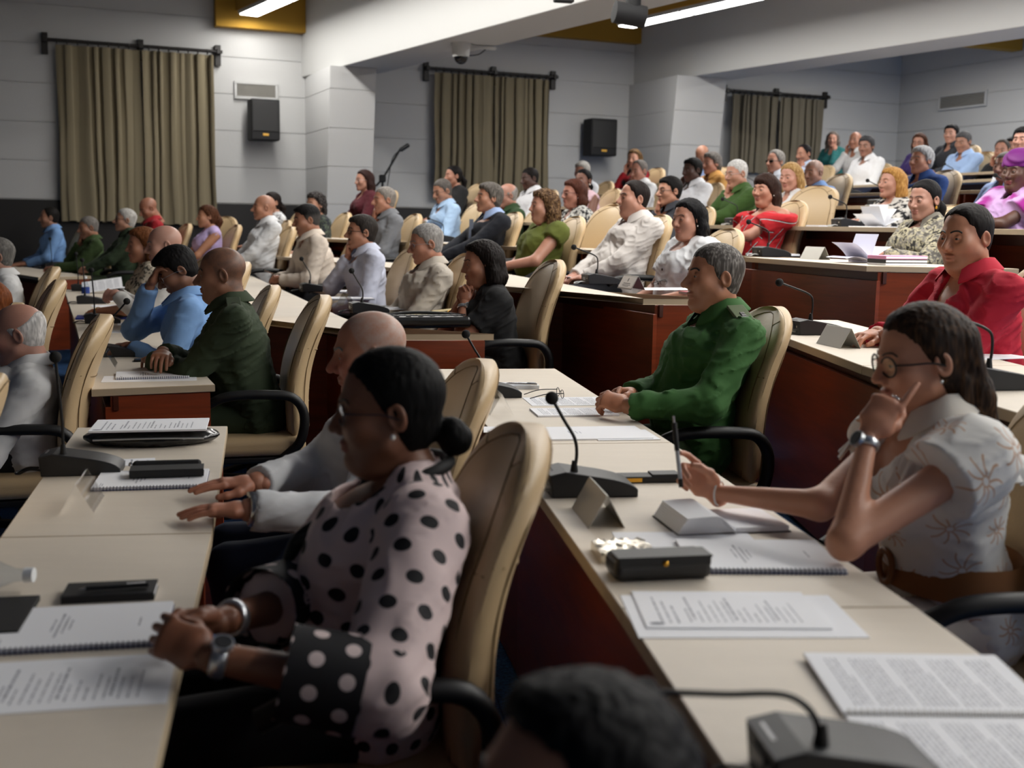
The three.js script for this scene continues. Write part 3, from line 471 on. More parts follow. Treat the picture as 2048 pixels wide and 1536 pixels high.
const hairMat = new THREE.MeshPhysicalMaterial({ color: 0xffffff, vertexColors: true, roughness: 0.6, specularIntensity: 0.25 });
const fieldCache = {};
const cached = (k, fn) => (fieldCache[k] ??= fn()).clone();
function marchZ(f, x, y) { let z = 0.16; for (let i = 0; i < 60; i++) { const d = f(x, y, z); if (d < 0.0004) break; z -= Math.max(d * 0.8, 0.0004); } return z; }
function colourless(g) { if (g.index) g = g.toNonIndexed(); return g; }
function headParts(o, cell) { // returns {skin: geometry with colour, hair, field}
  const hf = headField(o), skin = lin(o.skin), dark = mixc(skin, [0.06, 0.015, 0.01], 0.35), lip = mixc(skin, [0.30, 0.05, 0.05], o.fem ? 0.5 : 0.22), hc = lin(o.hairColor ?? 0x222222);
  const key = ['h', o.fem, o.fat, o.squint, cell].join('_');
  const g = cached(key, () => nets(hf, [-0.11, -0.2, -0.125], [0.11, 0.13, 0.135], cell));
  const stub = o.stubble ?? 0, scalp = o.scalp ?? 0, tab = LINES[o.scalpLine ?? 'receding'], red = lin(o.flush ?? o.skin);
  paint(g, (x, y, z) => {
    let c = skin; const ax = Math.abs(x), n = noise(x * 45, y * 45, z * 45) * 0.5 + noise(x * 160, y * 160, z * 160) * 0.3;
    c = mixc(c, red, 0.6 * sstep(0.05, 0.02, Math.hypot(ax - 0.036, y + 0.03)) * (z > 0.03 ? 1 : 0));
    c = c.map(v => v * (1 + n * 0.10));
    const dl = Math.min(ell(x, y, z, 0, -0.063, 0.0835, 0.0225, 0.0065, 0.0105), ell(x, y, z, 0, -0.0745, 0.0805, 0.0195, 0.008, 0.0115)); c = mixc(c, lip, sstep(0.003, 0.0, dl) * (z > 0.06 ? 1 : 0));
    if (stub) { const m = sstep(-0.045, -0.062, y) * sstep(-0.01, 0.02, z) * (dl < 0.001 && z > 0.06 ? 0 : 1); c = mixc(c, hc, m * stub * (0.75 + n)); }
    if (scalp) { const az = Math.abs(Math.atan2(x, z)) / RAD; const m = sstep(-0.006, 0.012, y - lineAt(tab, az)) * (ax > 0.083 ? 0 : 1); c = mixc(c, hc, m * scalp * (0.8 + n * 1.2)); }
    return c;
  });
  const list = [g];
  if (cell < 0.0062) {
    for (const s of [-1, 1]) {
      const e = new THREE.SphereGeometry(0.0128, 14, 10).translate(s * 0.031, -0.001, 0.0735);
      const gx = s * 0.031 + (o.gaze ?? 0) * 0.006, ivec = [gx - s * 0.031, -0.0008, 0.0118];
      paint(e, (x, y, z) => { const dx = (x - s * 0.031) - ivec[0], dy = y + 0.001 - ivec[1], dz = z - 0.0735 - ivec[2]; const q = Math.hypot(dx, dy, dz); return q < 0.0078 ? [0.012, 0.008, 0.006] : [0.34, 0.30, 0.28]; }); list.push(e);
    }
  }
  { // brows
    const bc = o.browColor ? lin(o.browColor) : mixc(hc, [0.02, 0.015, 0.01], 0.5);
    for (const s of [-1, 1]) { const pts = [[0.011, 0.0205], [0.022, 0.0255], [0.036, 0.0265], [0.048, 0.019]].map(([a, b]) => V(s * a, b, marchZ(hf, s * a, b) + 0.0006)); const b = tube(pts, o.fem ? 0.0021 : 0.0032, 10, 5); paint(b, () => bc); list.push(b); }
    if (o.moustache) { const pts = [-0.024, -0.012, 0, 0.012, 0.024].map(a => V(a, -0.0535 - Math.abs(a) * 0.18, marchZ(hf, a, -0.0535) + 0.001)); const b = tube(pts, 0.0052, 12, 6); paint(b, () => hc); list.push(b); }
  }
  const skinGeo = list; let hair = null;
  const st = HAIR[o.hair];
  if (st) {
    const low = st.masses ? -0.36 : -0.11;
    hair = cached('hair_' + o.hair + '_' + cell, () => nets(hairField(st), [-0.155, low, -0.21], [0.155, 0.17, 0.12], Math.max(cell * 1.15, 0.0042)));
    const h2 = o.streak ? lin(o.streak) : hc.map(v => v * 1.5 + 0.002), hd = hc.map(v => v * 0.65);
    paint(hair, (x, y, z) => { const n = noise(x * 210, y * 24 + x * 20, z * 210) + 0.6 * noise(x * 70, y * 10, z * 70); let c = mixc(hc, n > 0 ? h2 : hd, Math.min(1, Math.abs(n) * 1.5)); if (o.greySide && y < 0.045) c = mixc(c, lin(o.greySide), sstep(0.05, 0.01, y) * 0.8); return c; });
  }
  return { skinGeo, hair, hf };
}
// ------------------------------------------------------------------ hands
const HANDS = { relaxed: { c: [[0.35, 0.5, 0.3], [0.45, 0.55, 0.35], [0.55, 0.6, 0.4], [0.6, 0.6, 0.4]], th: 0.5 }, flat: { c: [[0.12, 0.15, 0.1], [0.1, 0.15, 0.1], [0.12, 0.18, 0.1], [0.15, 0.2, 0.12]], th: 0.25 }, fist: { c: [[1.2, 1.5, 0.9], [1.25, 1.5, 0.9], [1.3, 1.5, 0.9], [1.3, 1.5, 0.9]], th: 1.0 }, clasp: { c: [[0.75, 1.0, 0.5], [0.8, 1.0, 0.5], [0.85, 1.0, 0.5], [0.9, 1.0, 0.5]], th: 0.7 }, point: { c: [[0.1, 0.15, 0.1], [1.2, 1.4, 0.8], [1.3, 1.5, 0.9], [1.3, 1.5, 0.9]], th: 0.8 }, pen: { c: [[0.25, 0.5, 0.3], [0.9, 1.0, 0.5], [1.1, 1.1, 0.6], [1.2, 1.2, 0.6]], th: 0.75 } };
function handField(h) {
  const rootx = [0.029, 0.0095, -0.0105, -0.029], len = [0.071, 0.079, 0.073, 0.057], segs = [];
  for (let f = 0; f < 4; f++) { let a = 0, p = [rootx[f], 0.088 - Math.abs(f - 1) * 0.004, 0]; const fan = (1.4 - f) * 0.05, r0 = [0.0088, 0.009, 0.0086, 0.0076][f]; for (let s = 0; s < 3; s++) { a += h.c[f][s]; const l = len[f] * [0.46, 0.3, 0.24][s]; const q = [p[0] + Math.sin(fan) * l * Math.cos(a), p[1] + Math.cos(a) * l, p[2] + Math.sin(a) * l]; segs.push([p, q, r0 * (1 - s * 0.1), r0 * (0.92 - s * 0.1)]); p = q; } }
  const t = h.th, tp = [[0.024, 0.022, 0.006], [0.047 - 0.012 * t, 0.048, 0.012 + 0.012 * t], [0.056 - 0.026 * t, 0.078, 0.016 + 0.022 * t], [0.060 - 0.04 * t, 0.100 - 0.006 * t, 0.018 + 0.026 * t]]; const th = [[tp[0], tp[1], 0.0155, 0.0115], [tp[1], tp[2], 0.0112, 0.0098], [tp[2], tp[3], 0.0096, 0.0082]];
  return (x, y, z) => {
    let d = cone(x, y, z, [0, -0.02, 0], [0, 0.03, 0], 0.0215, 0.017, 1.25); d = smin(d, cone(x, y, z, [0, 0.03, 0], [0, 0.082, -0.001], 0.0155, 0.0135, 2.5), 0.02);
    let fd = 1; for (const s of segs) { const q = cone(x, y, z, s[0], s[1], s[2], s[3]); fd = Math.min(fd, q); } d = smin(d, fd, 0.006);
    for (const s of th) d = smin(d, cone(x, y, z, s[0], s[1], s[2], s[3]), 0.007); return d;
  };
}
function handGeo(kind, cell) { return cached('hand_' + kind + '_' + cell, () => nets(handField(HANDS[kind]), [-0.06, -0.045, -0.03], [0.085, 0.19, 0.11], cell)); }
function flipX(g) { const p = g.attributes.position, n = g.attributes.normal; for (let i = 0; i < p.count; i++) { p.setX(i, -p.getX(i)); n.setX(i, -n.getX(i)); } const ix = g.index.array; for (let i = 0; i < ix.length; i += 3) { const t = ix[i]; ix[i] = ix[i + 1]; ix[i + 1] = t; } return g; }
// ------------------------------------------------------------------ people
const fabricMats = {};
function fabric(color, rough = 0.88, vc = false) { return fabricMats[color + '_' + rough + vc] ??= new THREE.MeshPhysicalMaterial({ color: vc ? 0xffffff : color, vertexColors: vc, roughness: rough, sheen: 0.25, sheenRoughness: 0.6, sheenColor: new THREE.Color(color).lerp(new THREE.Color(0xffffff), 0.2), side: THREE.DoubleSide }); }
const SKIN = { light: 0xd0977a, fair: 0xc98f74, mid: 0xb57d60, tan: 0xa06a4c, brown: 0x7d4d36, dark: 0x59372a, deep: 0x432a20 };
const QUAL = [{ h: 0.0030, b: 0.0075, s: 0.0075, n: 0.0030, t: 0.013 }, { h: 0.0042, b: 0.012, s: 0.011, n: 0.0042, t: 0.02 }, { h: 0.0058, b: 0.016, s: 0.014, n: 0.0058, t: 0.026 }];
const shoeGeo = box(0.09, 0.085, 0.27, 0, 0.045, 0.03, 0.035), shoeMat = std(0x14110f, 0.5);
const PRINTS = {
  bw: (x, y, z) => noise(x * 42, y * 42, z * 42) + 0.6 * noise(x * 95, y * 95, z * 95) > 0.08 ? 0 : 1,
  bwlarge: (x, y, z) => noise(x * 22, y * 22, z * 22) + 0.5 * noise(x * 60, y * 60, z * 60) > 0.02 ? 0 : 1,
  leaf: (x, y, z) => { const n = noise(x * 26, y * 26, z * 26); return Math.abs(n) < 0.09 || n > 0.42 ? 1 : 0; },
  snake: (x, y, z) => { const a = noise(x * 30, y * 18, z * 30) + 0.7 * noise(x * 90, y * 60, z * 90); return a > 0.25 ? 1 : a > -0.1 ? 0.45 : a > -0.35 ? 0.12 : 0.7; },
  dye: (x, y, z) => { const a = noise(x * 7, y * 5, z * 7) + 0.4 * noise(x * 18, y * 14, z * 18); return sstep(-0.15, 0.35, a); },
  stripes: (x, y, z) => { const a = ((x * 0.9 + y * 0.55 + z * 0.9) * 9) % 1; const q = a < 0 ? a + 1 : a; return q < 0.05 ? 1 : q < 0.12 ? 0.5 : q < 0.17 ? 1 : 0; },
};
function ik(S, W, la, lb, pole) { const d = W.clone().sub(S); let l = d.length(); const mx = (la + lb) * 0.985; if (l > mx) { W = S.clone().addScaledVector(d, mx / l); l = mx; d.copy(W).sub(S); } d.normalize(); const a = (la * la - lb * lb + l * l) / (2 * l), h = Math.sqrt(Math.max(0, la * la - a * a)); const p = pole.clone().addScaledVector(d, -pole.dot(d)).normalize(); return [S.clone().addScaledVector(d, a).addScaledVector(p, h), W]; }
const keepPC = g => { for (const k of Object.keys(g.attributes)) if (!['position', 'normal', 'color'].includes(k)) g.deleteAttribute(k); return g; };
const crewSeats = [];
function person(o) {
  const Q = QUAL[o.q ?? 2], fem = !!o.fem, fl = o.floor ?? floorOf(o.row), yaw = -(90 - (o.t ?? 20)) * RAD, hw = at(o.px, o.py, o.d), size = o.size ?? (fem ? 0.965 : 1);
  const hy = hw.y - fl, lean = (o.lean ?? 0) * RAD, fat = o.fat ?? 0, S0 = fem ? 0.455 : 0.495; let ny = hy - (o.neck ?? 0.142) * size; let hip = Math.min(0.69, Math.max(0.55, ny - S0 * Math.cos(lean))); const S = (ny - hip) / Math.cos(lean), nz = S * Math.sin(lean), hz = nz + 0.045;
  const root = new THREE.Group(); root.name = numbered('person'); root.rotation.y = yaw; root.position.set(hw.x - Math.sin(yaw) * hz, fl, hw.z - Math.cos(yaw) * hz); scene.add(root); root.updateMatrixWorld();
  tag(root, o.label, 'person', 'people seated in the assembly hall');
  const inv = root.matrixWorld.clone().invert(), toL = a => at(...a).applyMatrix4(inv);
  const HC = V(0, hy, hz), HM = new THREE.Matrix4().compose(HC, new THREE.Quaternion().setFromEuler(new THREE.Euler((o.hp ?? 0) * RAD, (o.hy ?? 0) * RAD, (o.ht ?? 0) * RAD, 'YXZ')), V(size, size, size));
  const hp = (x, y, z) => V(x, y, z).applyMatrix4(HM);
  // skeleton
  const P0 = [0, hip, 0], P3 = [0, ny, nz], lp = k => [0, hip + (ny - hip) * k, nz * k + 0.03 * Math.sin(k * Math.PI)], P1 = lp(0.34), P2 = lp(0.68), sh = (o.sh ?? (fem ? 0.166 : 0.196)) + fat * 0.016;
  const nb = hp(0, -0.075, -0.03).toArray(), nr = fem ? 0.047 : 0.056 + 0.007 * fat;
  const arms = {}, T = TABLE_H, zt = o.zt ?? 0.30;
  for (const s of [1, -1]) {
    const spec = (s > 0 ? o.L : o.R) ?? 'lap', Sh = V(s * sh, ny - 0.055, nz - 0.005), la = (o.armLen ?? 0.30) * size, lb = (o.armLen ?? 0.30) * 0.88 * size; let w, pole = V(s * 0.8, -0.7, -0.35), hd, pn, kind = 'relaxed', el;
    if (typeof spec === 'object') { w = spec.at ? toL(spec.at) : spec.loc ? V(...spec.loc) : V(0, 0, 0); hd = V(...spec.hd); pn = V(...spec.pn); kind = spec.kind ?? kind; if (spec.el) el = toL(spec.el); if (spec.pole) pole = V(...spec.pole); }
    else if (spec === 'lap') { w = V(s * 0.085, hip + 0.10, 0.30); hd = V(-s * 0.5, -0.15, 0.85); pn = V(0, -1, -0.15); }
    else if (spec === 'clasp') { w = V(s * 0.078, T + 0.05, zt + 0.09); hd = V(-s * 0.8, 0.05, 0.6); pn = V(-s * 0.6, -0.6, -0.5); kind = 'clasp'; }
    else if (spec === 'cross') { w = s > 0 ? V(-0.05, T + 0.045, zt + 0.13) : V(0.06, T + 0.09, zt + 0.08); hd = V(-s, -0.08, 0.12); pn = V(0, -1, 0.05); }
    else if (spec === 'flat') { w = V(s * 0.12, T + 0.035, zt + 0.06); hd = V(-s * 0.15, -0.06, 1); pn = V(0, -1, 0); kind = 'flat'; }
    else if (spec === 'rest') { w = V(s * 0.12, T + 0.045, zt + 0.10); hd = V(-s * 0.7, -0.05, 0.7); pn = V(0, -1, 0); }
    else if (spec === 'chin') { w = hp(s * 0.05, -0.175, 0.075); hd = V(-s * 0.3, 0.9, 0.05); pn = V(-s * 0.4, 0.1, -0.9); kind = 'fist'; pole = V(s * 0.25, -0.9, 0.6); }
    else if (spec === 'cheek') { w = hp(s * 0.095, -0.17, 0.05); hd = V(-s * 0.12, 1, 0.0); pn = V(-s, 0.1, -0.35); pole = V(s * 0.3, -0.9, 0.5); }
    else if (spec === 'face') { w = hp(s * 0.055, -0.165, 0.095); hd = V(-s * 0.35, 0.9, -0.1); pn = V(-s * 0.15, 0, -1); pole = V(s * 0.3, -0.9, 0.6); }
    else if (spec === 'prayer') { w = hp(s * 0.035, -0.20, 0.115); hd = V(-s * 0.25, 0.9, -0.12); pn = V(-s * 0.8, 0.15, -0.45); kind = 'clasp'; pole = V(s * 0.5, -0.9, 0.5); }
    if (!el) [el, w] = ik(Sh, w, la, lb, pole);
    const A = { S: Sh.toArray(), E: el.toArray(), W: w.toArray(), s, hd: hd.normalize(), pn, kind }; arms[s] = A;
  }
  const ra = (fem ? 0.047 : 0.053) + fat * 0.006 + (o.arm ?? 0), rs = fem ? 1.42 : 1.44, bel = o.belly ?? fat * 0.5;
  const torso = (x, y, z) => {
    const fz = z - 0; let d = cone(x, y, fz, P0, P1, 0.118 + fat * 0.012, 0.104 + fat * 0.02 - (fem ? 0.008 : 0), rs);
    d = smin(d, cone(x, y, fz, P1, P2, 0.104 + fat * 0.02 - (fem ? 0.008 : 0), 0.118 + fat * 0.008, rs), 0.05);
    d = smin(d, cone(x, y, fz, P2, [0, P3[1] - 0.07, P3[2] - 0.005], 0.118 + fat * 0.008, 0.085, rs), 0.06);
    if (bel) d = smin(d, ell(x, y, z, 0, P1[1] + 0.0, P1[2] + 0.06, 0.14 + 0.02 * fat, 0.13, 0.085 + 0.05 * bel), 0.06);
    if (fem) d = smin(d, sph(Math.abs(x), y, z, 0.07, P2[1] - 0.015, P2[2] + 0.085, 0.058 + (o.bust ?? 0)), 0.04);
    const ax = Math.abs(x); d = smin(d, cone(ax, y, z, [0, P3[1] - 0.005, P3[2] - 0.012], [sh - 0.014, P3[1] - 0.055, P3[2] - 0.006], 0.052, 0.054), 0.035);
    return d;
  };
  const armField = (x, y, z, inf, a, b) => { // a..b along the arm in upper(0..1) lower(1..2)
    let d = 1; for (const s of [1, -1]) { const A = arms[s]; let q = 1; const e = Math.min(1, b), U = A.S.map((v, i) => v + (A.E[i] - v) * e); q = cone(x, y, z, A.S, U, ra + inf, ra + (0.042 - 0.053) * e + inf, 1); if (b > 1) { const k = b - 1, Wp = A.E.map((v, i) => v + (A.W[i] - v) * k); q = smin(q, cone(x, y, z, A.E, Wp, ra - 0.011 + inf, ra - 0.011 - 0.015 * k + inf), 0.02); } d = Math.min(d, q); } return d;
  };
  const neckF = (x, y, z, inf) => cone(x, y, z, [0, P3[1] - 0.02, P3[2] - 0.005], nb, nr + 0.012 + inf, nr + inf);
  let lo = [0, 0, 0], hi = [0, 0, 0]; { const all = [P0, P3, nb, arms[1].S, arms[1].E, arms[1].W, arms[-1].S, arms[-1].E, arms[-1].W, [0.2, hip, 0.2], [-0.2, hip, -0.16], [0, P1[1], P1[2] + 0.2]]; for (let i = 0; i < 3; i++) { lo[i] = Math.min(...all.map(p => p[i])) - 0.1; hi[i] = Math.max(...all.map(p => p[i])) + 0.1; } lo[1] = Math.max(lo[1], 0.4); }
  // skin: one continuous body with head and hands
  const skin = lin(o.skin);
  const bare = o.sleeve === 'none' || o.sleeve === 'cap', bodyF = (x, y, z) => { let d = torso(x, y, z) + 0.004; d = smin(d, neckF(x, y, z, 0), 0.03); return smin(d, armField(x, y, z, bare ? 0.0 : -0.001, 0, 2), 0.03); };
  const body = nets(bodyF, lo, hi, Q.b); paint(body, (x, y, z) => { const n = noise(x * 30, y * 30, z * 30); return skin.map(v => v * (1 + n * 0.06)); });
  const H = headParts({ ...o, cell: Q.h }, Q.h); const list = [body];
  for (const g of H.skinGeo) list.push(g.applyMatrix4(HM));
  for (const s of [1, -1]) {
    const A = arms[s]; let g = handGeo(A.kind, Q.n); if (s > 0) flipX(g);
    const Y = A.hd.clone(), Z = A.pn.clone().addScaledVector(Y, -A.pn.dot(Y)).normalize(), X = Y.clone().cross(Z); const hs = fem ? 0.92 : 1.03;
    g.applyMatrix4(new THREE.Matrix4().makeBasis(X, Y, Z).setPosition(...A.W).multiply(new THREE.Matrix4().makeScale(hs, hs, hs))); paint(g, (x, y, z) => { const n = noise(x * 60, y * 60, z * 60); return skin.map((v, i) => v * (1.0 + n * 0.12) * (i ? 0.97 : 1.02)); }); list.push(g);
    A.M = new THREE.Matrix4().makeBasis(X, Y, Z).setPosition(...A.W);
  }
  const bm = part('body', mergeGeometries(list.map(keepPC)), skinMat, root);
  if (H.hair) part('hair', H.hair.applyMatrix4(HM), hairMat, root);
  // top garment
  const tc = o.top ?? 0xffffff, sl = o.sleeve ?? 'long', slEnd = sl === 'long' ? 1.96 : sl === 'threeq' ? 1.45 : sl === 'short' ? 0.62 : sl === 'cap' ? 0.28 : 0, wr = o.wrinkle ?? 1, puff = o.puff ?? 0, vn = o.vneck ?? 0.06;
  const cuts = [1, -1].map(s => { const A = arms[s], k = slEnd > 1 ? slEnd - 1 : slEnd, a = slEnd > 1 ? A.E : A.S, b = slEnd > 1 ? A.W : A.E; const c = a.map((v, i) => v + (b[i] - v) * k), n = V(...b).sub(V(...a)).normalize(); return [c, n]; });
  const topF = (x, y, z) => {
    let d = torso(x, y, z) - 0.010 - (o.loose ?? 0);
    if (slEnd > 0) { const inf = (sl === 'long' ? 0.013 : 0.019) + puff + (o.looseArm ?? 0); let q = armField(x, y, z, inf, 0, slEnd); const [c, n] = cuts[x > 0 === (arms[1].S[0] > 0) ? 0 : 1]; let dd = 1;
      for (let i = 0; i < 2; i++) { const A = arms[i ? -1 : 1], e = Math.min(1, slEnd), U = A.S.map((v, j) => v + (A.E[j] - v) * e); let w = cone(x, y, z, A.S, U, ra + inf, ra - 0.011 * e + inf); if (slEnd > 1) { const k = slEnd - 1, Wp = A.E.map((v, j) => v + (A.W[j] - v) * k); w = smin(w, cone(x, y, z, A.E, Wp, ra - 0.011 + inf, ra - 0.011 - 0.013 * k + inf), 0.03); } const cc = cuts[i][0], nn = cuts[i][1]; w = Math.max(w, (x - cc[0]) * nn.x + (y - cc[1]) * nn.y + (z - cc[2]) * nn.z); dd = Math.min(dd, w); }
      d = smin(d, dd, 0.025); }
    else { for (const s of [1, -1]) { const A = arms[s]; d = smax(d, -cone(x, y, z, [A.S[0] + s * 0.0, A.S[1] - 0.01, A.S[2]], A.E, ra + 0.004, ra), 0.006); } }
    if (d < 0.05 && d > -0.05) {
      const fold = noise(x * 14 + y * 6, y * 9 - z * 7, z * 14), crease = 1 - Math.abs(noise(x * 9 + y * 16, y * 22 + z * 9, z * 9 - x * 7)) * 2;
      d += wr * (0.005 * fold - 0.006 * Math.max(0, crease - 0.5) * 1.6);
      if (o.pockets) { const ax = Math.abs(x), py = y - (P2[1] + 0.005), pd = Math.max(Math.abs(ax - 0.085) - 0.055, Math.abs(py + 0.045) - 0.065); if (z > P2[2]) { d -= 0.0035 * sstep(0.002, -0.004, pd); d -= 0.003 * sstep(0.002, -0.003, Math.max(Math.abs(ax - 0.085) - 0.06, Math.abs(py - 0.005 + 0.02 * (1 - Math.abs(ax - 0.085) / 0.06)) - 0.026)); } d -= 0.0025 * sstep(0.002, -0.002, Math.abs(x) - 0.017) * (z > P1[2] ? 1 : 0); }
      else if (o.placket !== false && !fem) d -= 0.0022 * sstep(0.002, -0.002, Math.abs(x) - 0.016) * (z > P1[2] ? 1 : 0);
    }
    d = smax(d, -neckF(x, y, z, 0.007), 0.006);
    d = smax(d, -ell(x, y, z, 0, P3[1] - 0.015 - vn * 0.45, P3[2] + 0.075, 0.02 + vn * 0.45 + (o.vwide ?? 0), vn, 0.075), 0.006);
    if (o.offShoulder) d = smax(d, y - (P3[1] - 0.012 - 0.22 * Math.max(0, Math.abs(x) - 0.1)), 0.012);
    return Math.max(d, hip - 0.1 - y);
  };
  const topG = nets(topF, lo, hi, o.cellTop ?? Q.s);
  let collarG = null;
  if (o.collar ?? !fem) {
    const pos = [], idx = [], n = 40, gap = o.gap ?? 26, ax = V(nb[0], nb[1], nb[2]).sub(V(0, P3[1], P3[2])).normalize();
    for (let i = 0; i <= n; i++) { const th = (gap + (360 - 2 * gap) * i / n) * RAD, fr = Math.max(0, Math.cos(th)), c = Math.cos(th), s = Math.sin(th), R = nr; const bk = 1 - fr, rows = [[R + 0.022, 0.004 - 0.034 * fr], [R + 0.012, 0.052 - 0.040 * fr], [R + 0.019, 0.057 - 0.040 * fr], [R + 0.050 + 0.022 * fr, 0.018 - 0.066 * Math.pow(fr, 1.3)], [R + 0.045 + 0.022 * fr, 0.012 - 0.068 * Math.pow(fr, 1.3)]]; for (const [r, h] of rows) { const sx = i === 0 || i === n ? 1 : 1; pos.push(s * r * 1.02, P3[1] + 0.012 + h, P3[2] + 0.004 + ax.z * (h + 0.02) * 0.8 + c * r * sx); } }
    for (let i = 0; i < n; i++) for (let j = 0; j < 4; j++) { const a = i * 5 + j, b = a + 1, c = a + 5, d = c + 1; idx.push(a, c, b, b, c, d); }
    collarG = new THREE.BufferGeometry(); collarG.setAttribute('position', new THREE.Float32BufferAttribute(pos, 3)); collarG.setIndex(idx); collarG.computeVertexNormals();
  }
  let tm;
  if (o.tex) { // cloth print mapped along each sleeve and round the trunk
    const g = topG.toNonIndexed(), p = g.attributes.position, uv = new Float32Array(p.count * 2);
    const bones = [[P0, P3, 0.15]]; for (const s of [1, -1]) { bones.push([arms[s].S, arms[s].E, 0.062], [arms[s].E, arms[s].W, 0.055]); }
    const frames = bones.map(([a, b]) => { const y = V(...b).sub(V(...a)), l = y.length(); y.normalize(); const x = Math.abs(y.z) < 0.9 ? V(0, 0, 1) : V(1, 0, 0); x.addScaledVector(y, -x.dot(y)).normalize(); return { o: V(...a), x, y, z: x.clone().cross(y), l }; });
    const pick = v => { let best = 0, bd = torso(v.x, v.y, v.z) + 0.012; for (let i = 1; i < 5; i++) { const b = bones[i]; const q = cone(v.x, v.y, v.z, b[0], b[1], ra + 0.01, ra); if (q < bd && (i % 2 ? true : slEnd > 1)) { bd = q; best = i; } } return best; };
    for (let i = 0; i < p.count; i += 3) { const c = V((p.getX(i) + p.getX(i + 1) + p.getX(i + 2)) / 3, (p.getY(i) + p.getY(i + 1) + p.getY(i + 2)) / 3, (p.getZ(i) + p.getZ(i + 1) + p.getZ(i + 2)) / 3), b = pick(c), f = frames[b]; let a0 = null; for (let k = 0; k < 3; k++) { const d = V(p.getX(i + k), p.getY(i + k), p.getZ(i + k)).sub(f.o); let an = Math.atan2(d.dot(f.z), d.dot(f.x) * (b ? 1 : 1.3)); if (a0 === null) a0 = an; else { if (an - a0 > Math.PI) an -= 2 * Math.PI; if (a0 - an > Math.PI) an += 2 * Math.PI; } uv[(i + k) * 2] = an * bones[b][2] + b * 0.37; uv[(i + k) * 2 + 1] = d.dot(f.y) + b * 0.21; } }
    g.setAttribute('uv', new THREE.BufferAttribute(uv, 2)); tm = part('top', g, o.tex, root);
  } else if (o.print) {
    const c0 = lin(tc), c1 = lin(o.top2 ?? 0xffffff), c2 = o.top3 ? lin(o.top3) : null, pr = PRINTS[o.print];
    paint(topG, (x, y, z) => { const v = pr(x, y, z); if (c2) return v === 1 ? c1 : v > 0.3 && v < 0.7 ? c2 : mixc(c0, c1, v); return mixc(c0, c1, v); }); tm = part(o.jacket ? 'jacket' : 'top', topG, fabric(tc, 0.9, true), root);
  } else tm = part(o.jacket ? 'jacket' : fem ? 'top' : 'shirt', topG, fabric(tc), root);
  if (collarG) part('collar', collarG, fabric(o.collarColor ?? (o.print || o.tex ? 0xf0e4e0 : tc)), tm);
  // legs
  const pant = o.pants ?? 0x16181f, kz = 0.42, lg = (x, y, z) => { const ax = Math.abs(x); let d = ell(x, y, z, 0, hip - 0.005, -0.01, 0.175 + fat * 0.012, 0.105, 0.13); d = smin(d, cone(ax, y, z, [0.085, hip - 0.005, 0.03], [0.105, hip - 0.01, kz], 0.083 + fat * 0.008, 0.062), 0.04); d = smin(d, cone(ax, y, z, [0.105, hip - 0.015, kz], [0.11, 0.10, kz - 0.05], 0.062, 0.047), 0.02); return Math.max(d, 0.07 - y); };
  part(o.skirt ? 'skirt' : 'trousers', nets(lg, [-0.3, 0.03, -0.18], [0.3, hip + 0.14, kz + 0.1], Q.t), fabric(pant), root);
  for (const s of [1, -1]) { const m = part('shoe', shoeGeo, shoeMat, root); m.position.set(s * 0.11, 0, kz - 0.06); }
  // accessories
  const put = (name, g, mat, parent = root) => part(name, g, mat, parent);
  if (o.glasses) {
    const gl = o.glasses, rimM = gl.mat ?? M.black, r = gl.r ?? 0.0215, yy = gl.y ?? -0.003, zz = marchZ(H.hf, 0.03, 0.012) + 0.008, sq = gl.sq ?? 0.82, parts = [], th = gl.th ?? 0.0013;
    for (const s of [1, -1]) { parts.push(new THREE.TorusGeometry(r, th, 6, 24).scale(1.12, sq, 1).rotateY(s * 0.16).translate(s * 0.032, yy, zz)); parts.push(tube([[s * 0.055, yy + 0.006, zz - 0.004], [s * 0.072, yy + 0.006, zz - 0.03], [s * 0.081, yy + 0.004, 0.01], [s * 0.082, yy - 0.006, -0.02]], th * 1.1, 12, 5)); }
    parts.push(tube([[-0.010, yy + 0.004, zz + 0.001], [0, yy + 0.008, zz + 0.004], [0.010, yy + 0.004, zz + 0.001]], th, 6, 5));
    const fr = put('glasses', join(parts).applyMatrix4(HM), rimM); for (const s of [1, -1]) put('lens', new THREE.CylinderGeometry(r, r, 0.001, 20).rotateX(Math.PI / 2).scale(1.1, sq, 1).rotateY(s * 0.16).translate(s * 0.032, yy, zz).applyMatrix4(HM), gl.dark ? M.black : M.lens, fr);
  }
  if (o.earring) { const sc = o.earring.r ?? 0.0045; for (const s of [1, -1]) put('earring', new THREE.SphereGeometry(sc, 10, 8).scale(1, o.earring.long ?? 1, 1).translate(s * 0.085, -0.042 - sc * ((o.earring.long ?? 1) - 1), -0.006).applyMatrix4(HM), o.earring.mat ?? std(0xf2efe6, 0.2)); }
